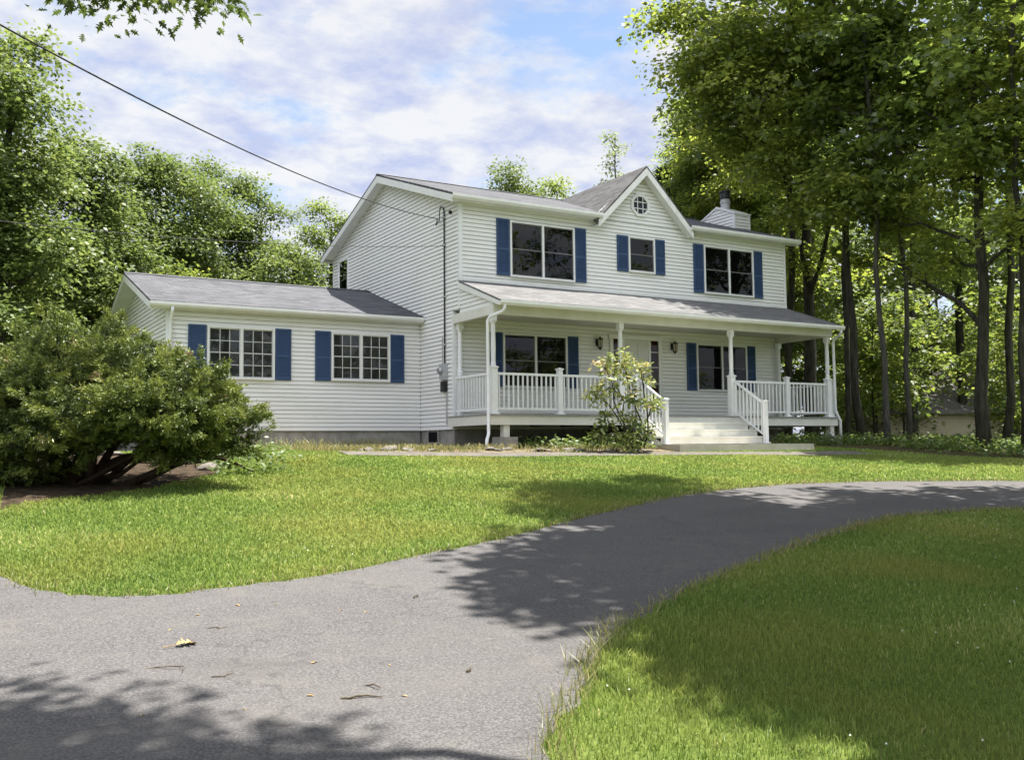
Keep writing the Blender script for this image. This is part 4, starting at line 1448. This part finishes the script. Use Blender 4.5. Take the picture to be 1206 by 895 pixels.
hardwood(915, 42, 18, 3.2, 87, 'tall tree beyond the right end of the house roof', 'leaf_wood', z0=4, n=17, group='trees behind the main roof')
hardwood(884, 40, 18, 2.7, 93, 'leafy tree standing between the chimney and the woods', 'leaf_maple', z0=4, n=18, group='trees behind the main roof')
hardwood(850, 52, 21, 3.4, 94, 'tall tree at the back of the trees over the cross gable', 'leaf_wood', z0=6, n=18, group='trees behind the main roof')
# airy birch
x, y = cpos(727, 42)
zb = hz(x, y)
rg_ = np.random.default_rng(90)
lb = []
for k in range(13):
    z_ = 8 + k * .46
    a = k * 2.3
    rr = 1.1 * (1 - k / 17) * rg_.uniform(.4, 1)
    lb.append(((rr * cos(a), rr * sin(a), z_), (.45, .45, .25)))
tree('birch_tree', (x, y, zb), (.1, 0, 13.6), .1, lb, M['leaf_pale'], .15, 'rhomb', 16, 12, M['bark_light'], 91, 'thin airy pale tree rising beside the cross gable peak', 'tree', 'trees behind the main roof', cr=.4, r1=.02, twig=.8)
# spruce
x, y = cpos(788, 44)
zb = hz(x, y)
rg_ = np.random.default_rng(92)
P_, N_, D_, S_, R_ = [], [], [], [], []
Hs = 13.0
for k in range(44):
    z_ = 2 + (Hs - 2.2) * k / 44
    br_ = 2.3 * (1 - k / 46) + .15
    for j in range(9):
        a = rg_.uniform(0, 6.28)
        m_ = int(10 + br_ * 12)
        t_ = rg_.uniform(.1, 1, m_) * br_ * rg_.uniform(.75, 1.05)
        p = np.stack([t_ * cos(a), t_ * sin(a), z_ - t_ * .25 + rg_.normal(0, .05, m_)], 1) + rg_.normal(0, .07, (m_, 3))
        P_.append(p); N_.append(rg_.normal(size=(m_, 3)) * .5 + [0, 0, 1]); D_.append(np.tile([cos(a), sin(a), -.1], (m_, 1)) + rg_.normal(size=(m_, 3)) * .6)
        S_.append(rg_.uniform(.18, .34, m_)); R_.append(np.clip(rg_.normal(.5, .25, m_), 0, 1))
V, nper = place_leaves(*map(np.concatenate, (P_, N_, D_)), np.concatenate(S_), 'oval')
sp_ = empty('spruce_tree', (x, y, zb))
tag(sp_, 'narrow dark spruce tip right of the cross gable peak', 'tree')
link_mesh('crown', np_mesh('crown', V, nper, M['needle'], np.concatenate(R_)), sp_)
MB().tube([(0, 0, -.2), (0, 0, Hs * .5), (0, 0, Hs - .1)], [.2, .1, .01], 8).build('trunk', M['bark'], sp_, smooth=True)

# ---- juniper bush
jb = (-9.25, -7.2, hz(-9.25, -7.2))
jr = np.random.default_rng(41)


def at(px, py_, d):
    v = Fv + Rv * ((px - 603) / 1147.45) - Uv * ((py_ - 447.5) / 1147.45)
    return CAM + d * np.array(v)


JL = []   # lobes as (centre, radii) around the trunk base
for (px, py_, d, r_) in [(60, 425, 12.6, .62), (150, 408, 13.0, .62), (222, 428, 12.8, .55), (0, 440, 12.9, .65), (105, 460, 12.2, .66), (195, 468, 12.3, .6), (266, 470, 12.8, .42), (285, 492, 12.9, .30), (30, 490, 12.2, .6),
                         (-60, 450, 12.8, .7), (-50, 500, 12.4, .6), (140, 500, 12.5, .5), (225, 500, 12.7, .42), (100, 410, 13.8, .6), (190, 430, 13.8, .6), (20, 430, 14.0, .7), (250, 450, 13.6, .4), (-120, 470, 12.9, .7), (75, 515, 12.6, .42), (5, 520, 12.6, .4), (245, 520, 12.8, .25), (20, 545, 12.3, .34), (-40, 555, 12.3, .4), (205, 528, 12.7, .28), (170, 440, 12.0, .4), (70, 380, 13.2, .4), (120, 384, 13.4, .35)]:
    p = at(px - (8 if px > 200 else 0), py_ + (24 if py_ < 500 else 8), d) - np.array(jb)
    JL.append((p, np.array([r_, r_, r_ * .5])))
P_, N_, D_, S_, R_ = [], [], [], [], []
tips = []
for (c_, r_) in JL:
    k = int(46 * (r_[0] / .6) ** 2)
    u = jr.normal(size=(k, 3)); u[:, 2] = np.where(u[:, 2] < 0, u[:, 2] * .6, u[:, 2]); u /= np.linalg.norm(u, axis=1, keepdims=True)
    cc = c_ + u * r_ * .82 * (jr.uniform(.35, 1.0, (k, 1)) ** .5)
    ax = u * np.array([1, 1, .30]) + np.array([0, 0, .16]) + jr.normal(size=(k, 3)) * np.array([.35, .35, .16])
    ax /= np.linalg.norm(ax, axis=1, keepdims=True)
    pl_ = jr.uniform(.38, .76, (k, 1, 1))                     # plume length
    m_ = 22                                                    # tufts up each plume
    t_ = np.sort(jr.uniform(0, 1, (k, m_, 1)), axis=1)
    side = jr.normal(size=(k, m_, 3)) * np.array([.085, .085, .05]) * (1.1 - t_)
    tc_ = cc[:, None, :] + ax[:, None, :] * (t_ - .35) * pl_ + side
    ta = ax[:, None, :] * .9 + side * 7 + jr.normal(size=(k, m_, 3)) * .22
    ta /= np.linalg.norm(ta, axis=2, keepdims=True)
    q_ = 24                                                    # scale-leaved sprigs in a tuft
    s_ = jr.uniform(0, 1, (k, m_, q_, 1))
    pos = tc_[:, :, None, :] + ta[:, :, None, :] * s_ * .12 + jr.normal(size=(k, m_, q_, 3)) * .011
    dv = ta[:, :, None, :] + jr.normal(size=(k, m_, q_, 3)) * .27
    P_.append(pos.reshape(-1, 3)); D_.append(dv.reshape(-1, 3)); N_.append(jr.normal(size=(k * m_ * q_, 3)))
    S_.append(jr.uniform(.028, .062, k * m_ * q_))
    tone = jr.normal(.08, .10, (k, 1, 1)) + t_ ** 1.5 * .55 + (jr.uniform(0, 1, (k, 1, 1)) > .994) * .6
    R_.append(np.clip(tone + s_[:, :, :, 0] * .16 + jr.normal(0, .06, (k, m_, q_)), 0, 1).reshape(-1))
    tips.append((c_, cc))
V, nper = place_leaves(*map(np.concatenate, (P_, N_, D_)), np.concatenate(S_), 'sprig')
jo = empty('juniper_bush', jb)
tag(jo, 'wide dark green juniper bush with bare forked stems in front of the wing', 'bush')
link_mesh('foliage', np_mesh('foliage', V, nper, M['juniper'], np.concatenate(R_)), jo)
mb = MB()
for i, (c_, cc) in enumerate(tips):
    p0 = np.array([jr.uniform(-.35, .35), jr.uniform(-.25, .25), -.15])
    lb = curve(p0, c_, jr, .14, 6, -.06 if c_[2] < 1 else .05)
    mb.tube(lb, list(np.linspace(.07 if i < 12 else .045, .016, 7)), 7)
    for j in jr.permutation(len(cc))[:26]:
        mb.tube(curve(lb[4 + int(jr.integers(0, 3))], cc[j], jr, .1, 3), [.012, .009, .006, .004], 4, cap=False)
mb.build('stem', M['bark_red'], jo, smooth=True)
# bare dead branch reaching right along the ground
dbm = MB().tube([(.2, -.05, .1), (.9, .0, .38), (1.5, .25, .42), (2.1, .5, .25), (2.5, .6, .08)], [.05, .04, .035, .028, .012], 7)
dbm.tube([(.9, .0, .38), (1.3, -.1, .6), (1.6, -.05, .75)], [.025, .018, .008], 6)
dbm.build('dead_branch', M['bark_red'], jo, smooth=True)

# ---- rhododendron by the stairs
rb = (3.25, -3.0, hz(3.25, -3.0))
rr_ = np.random.default_rng(43)
RL = []
for (px, py_, d, r_) in [(735, 425, 21.5, .42), (712, 432, 21.6, .34), (758, 440, 21.5, .34), (725, 452, 21.3, .42), (705, 465, 21.5, .26), (745, 468, 21.4, .30), (712, 490, 21.3, .28), (738, 496, 21.2, .34), (758, 505, 21.2, .30), (725, 515, 21.2, .36), (768, 478, 21.5, .2), (745, 520, 21.1, .34), (702, 515, 21.2, .26)]:
    RL.append((at(px, py_, d) - np.array(rb), np.array([r_, r_, r_ * .7])))
V, nper, Rn, cents = crown(rr_, RL, 88, 12, .125, 'oval', cr=.17, flat=.8, shell=.5, jitter=1.2)
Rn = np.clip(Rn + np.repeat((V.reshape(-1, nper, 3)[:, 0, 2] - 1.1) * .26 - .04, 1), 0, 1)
ro = empty('rhododendron', rb)
tag(ro, 'leggy flowering shrub with yellow green and pinkish leaves beside the porch stairs', 'shrub')
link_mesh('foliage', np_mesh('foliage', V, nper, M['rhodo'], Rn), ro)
mb = MB()
for (c_, cc) in cents:
    p0 = np.array([rr_.uniform(-.15, .15), rr_.uniform(-.12, .12), -.1])
    lb = curve(p0, c_, rr_, .1, 5)
    mb.tube(lb, list(np.linspace(.028, .010, 6)), 6)
    for j in range(0, len(cc), 4):
        mb.tube([lb[4], tuple((np.array(lb[5]) + cc[j]) / 2), tuple(cc[j])], [.008, .006, .004], 4, cap=False)
mb.build('stem', M['bark'], ro, smooth=True)

# ------------------------------------------------------------------ grass
HOUSE_ = [(-6.5, 1.8), (-.2, 1.8), (-.2, -2.1), (11.3, -2.1), (11.3, 9), (-6.5, 9)]
SLAB = [(3.55, -4.2), (7.95, -4.2), (7.95, -2), (3.55, -2)]
DRV = [tuple(p) for p in DRIVE]


def scatter(n, x0, x1, y0, y1, rng, dens=None, outside=(), inside=None):
    x = rng.uniform(x0, x1, n); y = rng.uniform(y0, y1, n)
    dx_, dy_ = x - CAM[0], y - CAM[1]
    dep = dx_ * Fv.x + dy_ * Fv.y
    rt = dx_ * Rv.x + dy_ * Rv.y
    k = (dep > 2.2) & (np.abs(rt) < dep * .62 + 3.2)
    x, y, dep = x[k], y[k], dep[k]
    if dens is not None:
        k = rng.uniform(0, 1, len(x)) < dens(dep)
        x, y, dep = x[k], y[k], dep[k]
    k = np.ones(len(x), bool)
    for pg in outside: k &= ~inpoly(x, y, pg)
    if inside is not None: k &= inpoly(x, y, inside)
    return x[k], y[k], dep[k]


def blades(x, y, hgt, wid, rng, lean=.45):
    n = len(x)
    z_ = hz_np(x, y)
    a = rng.uniform(0, 2 * pi, n)
    ca, sa = np.cos(a), np.sin(a)
    lb = rng.uniform(0, 2 * pi, n)
    le = np.minimum(np.abs(rng.normal(0, lean, n)), .85) * hgt
    lx, ly = np.cos(lb) * le, np.sin(lb) * le
    V = np.zeros((n, 5, 3))
    for i, (t_, s_, w_) in enumerate(((0, -1, 1), (0, 1, 1), (.55, 1, .8), (1, 0, 0), (.55, -1, .8))):
        V[:, i, 0] = x + ca * s_ * w_ * wid * .5 + lx * t_ ** 2
        V[:, i, 1] = y + sa * s_ * w_ * wid * .5 + ly * t_ ** 2
        V[:, i, 2] = z_ - .005 + hgt * t_ * (1 - .12 * t_)
    return V[:, (0, 1, 2, 0, 2, 4, 4, 2, 3), :].reshape(-1, 3)


gr = np.random.default_rng(77)
AREA = dict(x0=-12, x1=16, y0=-20.5, y1=0)
x, y, dep = scatter(2800000, -12, 18, -20.5, 0, gr, lambda d: np.clip((6.0 / np.maximum(d, 2.5)) ** 1.7, .06, 1.0), (DRV, HOUSE_, SLAB, [tuple(p) for p in PATH], [tuple(p) for p in BED], [tuple(p) for p in MULCH], [tuple(p) for p in FOREST]))
nb_ = len(x)
pn = np.sin(x * 1.7 + 1.3 * np.sin(y * 1.1)) * np.sin(y * 1.9 + 1.1 * np.sin(x * .8))
hg = gr.uniform(.026, .064, nb_) * (1 + .25 * pn)
# longer, drier fringe where the mower misses the edge of the drive
V = blades(x, y, hg, np.clip(.0013 * dep, .004, .022) * gr.uniform(.7, 1.3, nb_), gr)
pn2 = np.sin(x * .9 + 2.2 * np.sin(y * .7 + 1)) * np.sin(y * 1.1 + 1.7 * np.sin(x * .6 + 2))
rn = np.clip(gr.normal(.43, .2, nb_) + .12 * pn + .13 * pn2, 0, 1)
go = link_mesh('grass', np_mesh('grass', V, 3, M['grass'], np.repeat(rn, 3)))
tag(go, 'mown green lawn grass on both sides of the driveway', 'grass', kind='stuff')
print('grass blades', nb_)
# fringe tufts on the driveway edges
ex, ey = [], []
for L_, nn in ((upper, 70), (lower, 150)):
    L_ = [np.array(p) for p in L_]
    for a_, b_ in zip(L_[:-1], L_[1:]):
        sg = np.linalg.norm(b_ - a_)
        k = int(nn * sg)
        t_ = gr.uniform(0, 1, (k, 1))
        p = a_ + (b_ - a_) * t_ + gr.normal(0, .05, (k, 2))
        ex.append(p[:, 0]); ey.append(p[:, 1])
ex, ey = np.concatenate(ex), np.concatenate(ey)
dep = (ex - CAM[0]) * Fv.x + (ey - CAM[1]) * Fv.y
k = (dep > 2) & (np.hypot(ex, ey + 12) < 14)
ex, ey, dep = ex[k], ey[k], dep[k]
hh = gr.uniform(.04, .11, len(ex)) * (1 + .8 * (np.hypot(ex + 8.0, ey + 17) < 1.3))
V = blades(ex, ey, hh, np.clip(.0011 * dep, .0035, .016), gr, .7)
fo = link_mesh('edge_grass', np_mesh('edge_grass', V, 3, M['straw'], np.repeat(np.clip(gr.normal(.45, .25, len(ex)), 0, 1), 3)))
tag(fo, 'ragged straw coloured grass fringing the edge of the driveway', 'grass', kind='stuff')
# tall straw grass along the foundation and in the bed
x, y, dep = scatter(42000, -6.6, 11.3, -4.2, 1.85, gr, None, (HOUSE_, SLAB, [tuple(p) for p in PATH]), [tuple(p) for p in BED])
k = gr.uniform(0, 1, len(x)) < np.clip(.35 + .5 * np.sin(x * 2.3) * np.sin(y * 2.9 + x), .06, 1)
x, y = x[k], y[k]
hh = gr.uniform(.08, .32, len(x)) * np.where((y > .5), 1.3, .65)
V = blades(x, y, hh, np.full(len(x), .017), gr, .5)
so = link_mesh('weedy_grass', np_mesh('weedy_grass', V, 3, M['straw'], np.repeat(np.clip(gr.normal(.5, .25, len(x)), 0, 1), 3)))
tag(so, 'tall dry weedy grass along the foundation and porch bed', 'grass', kind='stuff')
# clover heads in the right lawn
x, y, dep = scatter(9000, -9, 4, -20, -13, gr, lambda d: np.full(len(d), .06), (DRV,))
k = np.sin(x * 2.1) * np.sin(y * 1.7 + x) > .15
x, y = x[k], y[k]
n = len(x)
z_ = hz_np(x, y) + gr.uniform(.05, .085, n)
P0 = np.stack([x, y, z_], 1)
oct_ = np.array([[1, 0, 0], [0, 1, 0], [-1, 0, 0], [0, -1, 0], [0, 0, 1], [0, 0, -1]]) * .0065
fs = [(0, 1, 4), (1, 2, 4), (2, 3, 4), (3, 0, 4), (1, 0, 5), (2, 1, 5), (3, 2, 5), (0, 3, 5)]
V = (P0[:, None, None, :] + oct_[np.array(fs)][None]).reshape(-1, 3)
co = link_mesh('clover_flowers', np_mesh('clover_flowers', V, 3, M['clover']))
tag(co, 'tiny white clover heads scattered through the shaded right lawn', 'clover', kind='stuff')


# undergrowth: ferns and low leafy plants at the woods edge, weeds under the porch and by the juniper
def ground_cover(name, poly, n, m, size, hgt, label, cat, tpl='oval', seed=1, k=12, spread=.22):
    rg_ = np.random.default_rng(seed)
    xs_ = [p[0] for p in poly]; ys_ = [p[1] for p in poly]
    x = rg_.uniform(min(xs_), max(xs_), n); y = rg_.uniform(min(ys_), max(ys_), n)
    ok = inpoly(x, y, poly)
    x, y = x[ok], y[ok]
    hs = hgt * rg_.uniform(.5, 1.2, len(x))
    z0 = hz_np(x, y)
    q = rg_.normal(size=(len(x), k, 3)) * np.array([spread, spread, 0])
    pos = np.stack([x, y, z0], 1)[:, None, :] + q
    pos[:, :, 2] += hs[:, None] * rg_.uniform(.15, 1.0, (len(x), k)) * np.clip(1.2 - np.hypot(q[:, :, 0], q[:, :, 1]) / (spread * 2.6), .2, 1)
    nr = rg_.normal(size=(len(x) * k, 3)) * .45 + [0, 0, 1]
    dv = q.reshape(-1, 3) + rg_.normal(size=(len(x) * k, 3)) * .1
    V, nper = place_leaves(pos.reshape(-1, 3), nr, dv, size * rg_.uniform(.6, 1.2, len(x) * k), tpl)
    rd = np.clip(rg_.normal(.5, .22, (len(x), 1)) + rg_.normal(0, .12, (len(x), k)), 0, 1).reshape(-1)
    o = link_mesh(name, np_mesh(name, V, nper, m, rd))
    tag(o, label, cat, kind='stuff')
    return o


ground_cover('undergrowth', [(11.6, -1.5), (11.2, -5.9), (11.8, -7.0), (15, -8.2), (22, -9.2), (34, -10), (34, 8), (16, 12), (12, 4)], 5200, M['fern'], .15, .36, 'ferns and low leafy undergrowth along the edge of the woods', 'undergrowth', seed=3, k=12, spread=.26)
ground_cover('porch_weeds', [(.8, -2.9), (3.4, -3.5), (3.7, -2.2), (3.9, -.6), (.5, -.6)], 260, M['fern'], .12, .32, 'green weeds growing under and in front of the porch', 'weeds', seed=4, k=12, spread=.13)
ground_cover('corner_weeds', [(8.2, -3.0), (11.3, -2.9), (11.6, -1.2), (8.2, -1.2)], 200, M['fern'], .10, .42, 'leafy weeds growing below the right end of the porch', 'weeds', seed=5, k=12, spread=.14)
ground_cover('juniper_weeds', [(-7.4, -7.2), (-6.0, -6.4), (-5.2, -3.4), (-6.4, -2.4), (-7.0, -4.2)], 200, M['fern'], .11, .32, 'rough green weeds at the right foot of the juniper', 'weeds', seed=6, k=12, spread=.13)


# ------------------------------------------------------------------ stones, leaf, twigs
def rock(seed, r_):
    import bmesh
    rg_ = random.Random(seed)
    bm = bmesh.new()
    bmesh.ops.create_icosphere(bm, subdivisions=2, radius=1)
    ax = (rg_.uniform(.8, 1.4), rg_.uniform(.6, 1.0), rg_.uniform(.3, .5))
    pl_ = [(Vector((rg_.gauss(0, 1), rg_.gauss(0, 1), rg_.gauss(0, 1))).normalized(), rg_.uniform(.55, .85)) for _ in range(7)]
    for v in bm.verts:
        for n_, d_ in pl_:
            e = v.co.dot(n_) - d_
            if e > 0: v.co -= n_ * e
        v.co = Vector((v.co.x * ax[0], v.co.y * ax[1], v.co.z * ax[2])) * r_
    me = bpy.data.meshes.new('stone')
    bm.to_mesh(me); bm.free()
    me.materials.append(M['stone'])
    return me


rocks = [rock(k, 1.0) for k in range(5)]
rs = random.Random(9)
for k in range(34):
    t_ = rs.random()
    if k < 24:
        x = -4.2 + 7.6 * t_ ; y = -2.75 - 1.15 * min(1, max(0, (x + 4.2) / 6.5)) + rs.uniform(-.22, .28)
        s = rs.uniform(.07, .19)
        lab, grp = 'weathered flat stone edging the weedy bed in front of the porch', 'stones edging the porch bed'
    elif k < 30:
        x, y = rs.uniform(-8.4, -6.6), rs.uniform(-6.2, -3.2); s = rs.uniform(.10, .22)
        lab, grp = 'pale stone lying in the mulch behind the juniper stems', 'stones under the juniper'
    else:
        x, y = rs.uniform(11, 15.5), rs.uniform(-7.6, -5.8); s = rs.uniform(.12, .2)
        lab, grp = 'pale stone among the ferns at the woods edge', 'stones at the woods edge'
    o = link_mesh('stone', rocks[k % 5])
    o.location = (x, y, hz(x, y) + s * .15)
    o.scale = (s, s, s)
    o.rotation_euler = (rs.uniform(-.2, .2), rs.uniform(-.2, .2), rs.uniform(0, 6.28))
    tag(o, lab, 'stone', grp)


def on_drive(x, y):
    return hz(x, y) + .008


# dry leaf
T = leaf_tpl('oak')
mb = MB()
mb.face([(a * .17, b_ * .17, .014 + c_ * .25 + .03 * abs(b_)) for a, b_, c_ in T])
mb.tube([(-.07, .02, .006), (0, 0, .014)], .003, 5)
lf = mb.build('fallen_leaf', M['dryleaf'])
lf.location = (-9.66, -15.52, on_drive(-9.66, -15.52)); lf.rotation_euler = (.05, .05, .4)
tag(lf, 'curled tan fallen leaf lying on the sunny driveway', 'leaf')
for (x, y, ln, rz, r_, lab) in [(-9.04, -16.75, .20, -.35, .0055, 'dark crooked twig lying alone near the middle of the driveway'), (-9.82, -15.93, .26, -.75, .003, 'thin twig just below the tan fallen leaf'), (-9.55, -16.12, .12, .3, .003, 'short pale twig right of the thin twig below the fallen leaf'),
                               (-8.35, -16.55, .10, .9, .0045, 'short twig near the grass on the right side of the driveway'), (-9.35, -15.2, .12, -.3, .003, 'tiny twig on the sunny driveway toward the lawn edge'), (-8.93, -16.62, .10, -1.0, .004, 'small twig just above the dark crooked twig'), (-7.9, -14.9, .12, .9, .005, 'small twig on the driveway by the tree shadow edge')]:
    rg_ = np.random.default_rng(int(abs(x * 100)))
    pts = curve((-ln / 2, 0, r_), (ln / 2, 0, r_), rg_, .3, 5)
    pts = [(p[0], p[1] + rg_.normal() * .008, max(r_ * .9, abs(p[2]) * .4)) for p in pts]
    mb = MB().tube(pts, [r_, r_, r_ * .9, r_ * .8, r_ * .7, r_ * .4], 6)
    mb.tube([pts[2], (pts[2][0] + ln * .15, pts[2][1] + ln * .14, r_)], [r_ * .6, r_ * .3], 5)
    o = mb.build('twig', M['twig'])
    o.location = (x, y, on_drive(x, y)); o.rotation_euler = (0, 0, rz)
    tag(o, lab, 'twig')

bits = np.random.default_rng(15)
mb = MB()
mb.face([(a * .05, b_ * .05, .003 + c_ * .06 + .004 * abs(b_)) for a, b_, c_ in leaf_tpl('oval')])
bit = mb.build('leaf_scrap', M['dryleaf'])
for k in range(12):
    o = bit if k == 0 else bit.copy()
    if k: COL.objects.link(o)
    x, y = bits.uniform(-10.2, -7.8), bits.uniform(-17.2, -14.6)
    s_ = float(bits.uniform(.5, 1.1))
    o.location = (x, y, on_drive(x, y)); o.rotation_euler = (0, 0, float(bits.uniform(0, 6))); o.scale = (s_, s_, s_)
    tag(o, 'tiny tan scrap of dry leaf scattered on the open driveway', 'leaf scrap', 'leaf scraps on the driveway')

# ------------------------------------------------------------------ neighbour's house beyond the woods
nx, ny = cpos(1118, 47)
NH = empty('neighbour_house', (nx, ny, -1.85), -.35)
tag(NH, 'tan sided low house half hidden behind the woods on the right', 'house')
def npart(mb, name, m):
    return mb.build(name, m, NH)
npart(siding((-3.2, 0, 0), (1, 0, 0), (0, -1, 0), [(0, 0), (6.6, 0), (6.6, 2.6), (0, 2.6)], 0, 2.6, .13, .016), 'wall', M['siding_tan'])
npart(siding((-3.2, 0, 0), (0, 1, 0), (-1, 0, 0), [(0, 0), (6, 0), (6, 2.6), (3, 3.6), (0, 2.6)], 0, 3.6, .13, .016), 'wall', M['siding_tan'])
mb = MB()
mb.prism([(-3.6, -.35, 2.55), (3.4, -.35, 2.55), (3.4, 3, 4.1), (-3.6, 3, 4.1)], (0, 0, -.12))
mb.prism([(-3.6, 3, 4.1), (3.4, 3, 4.1), (3.4, 6.35, 2.55), (-3.6, 6.35, 2.55)], (0, 0, -.12))
npart(mb, 'roof', M['shingle_n'])
npart(siding((3.4, -1.2, 0), (1, 0, 0), (0, -1, 0), [(0, 0), (7, 0), (7, 4.6), (3.5, 6.3), (0, 4.6)], 0, 6.3, .13, .016), 'wall', M['siding_cream'])
npart(siding((3.4, -1.2, 0), (0, 1, 0), (-1, 0, 0), [(0, 0), (8, 0), (8, 4.6), (0, 4.6)], 0, 4.6, .13, .016), 'wall', M['siding_cream'])
mb = MB()
mb.prism([(3.0, -1.5, 4.5), (6.9, -1.5, 6.5), (6.9, 7, 6.5), (3.0, 7, 4.5)], (0, 0, -.12))
mb.prism([(6.9, -1.5, 6.5), (10.8, -1.5, 4.5), (10.8, 7, 4.5), (6.9, 7, 6.5)], (0, 0, -.12))
npart(mb, 'roof', M['shingle_n'])
mb = MB().box(4.6, 4.68, -1.26, -1.21, 1.2, 2.5).box(5.6, 5.68, -1.26, -1.21, 1.2, 2.5).box(4.68, 5.6, -1.26, -1.21, 2.42, 2.5).box(4.68, 5.6, -1.26, -1.21, 1.2, 1.28)
wo = npart(mb, 'window', M['white'])
MB().box(4.68, 5.6, -1.235, -1.218, 1.28, 2.42).build('pane', M['dark'], wo)
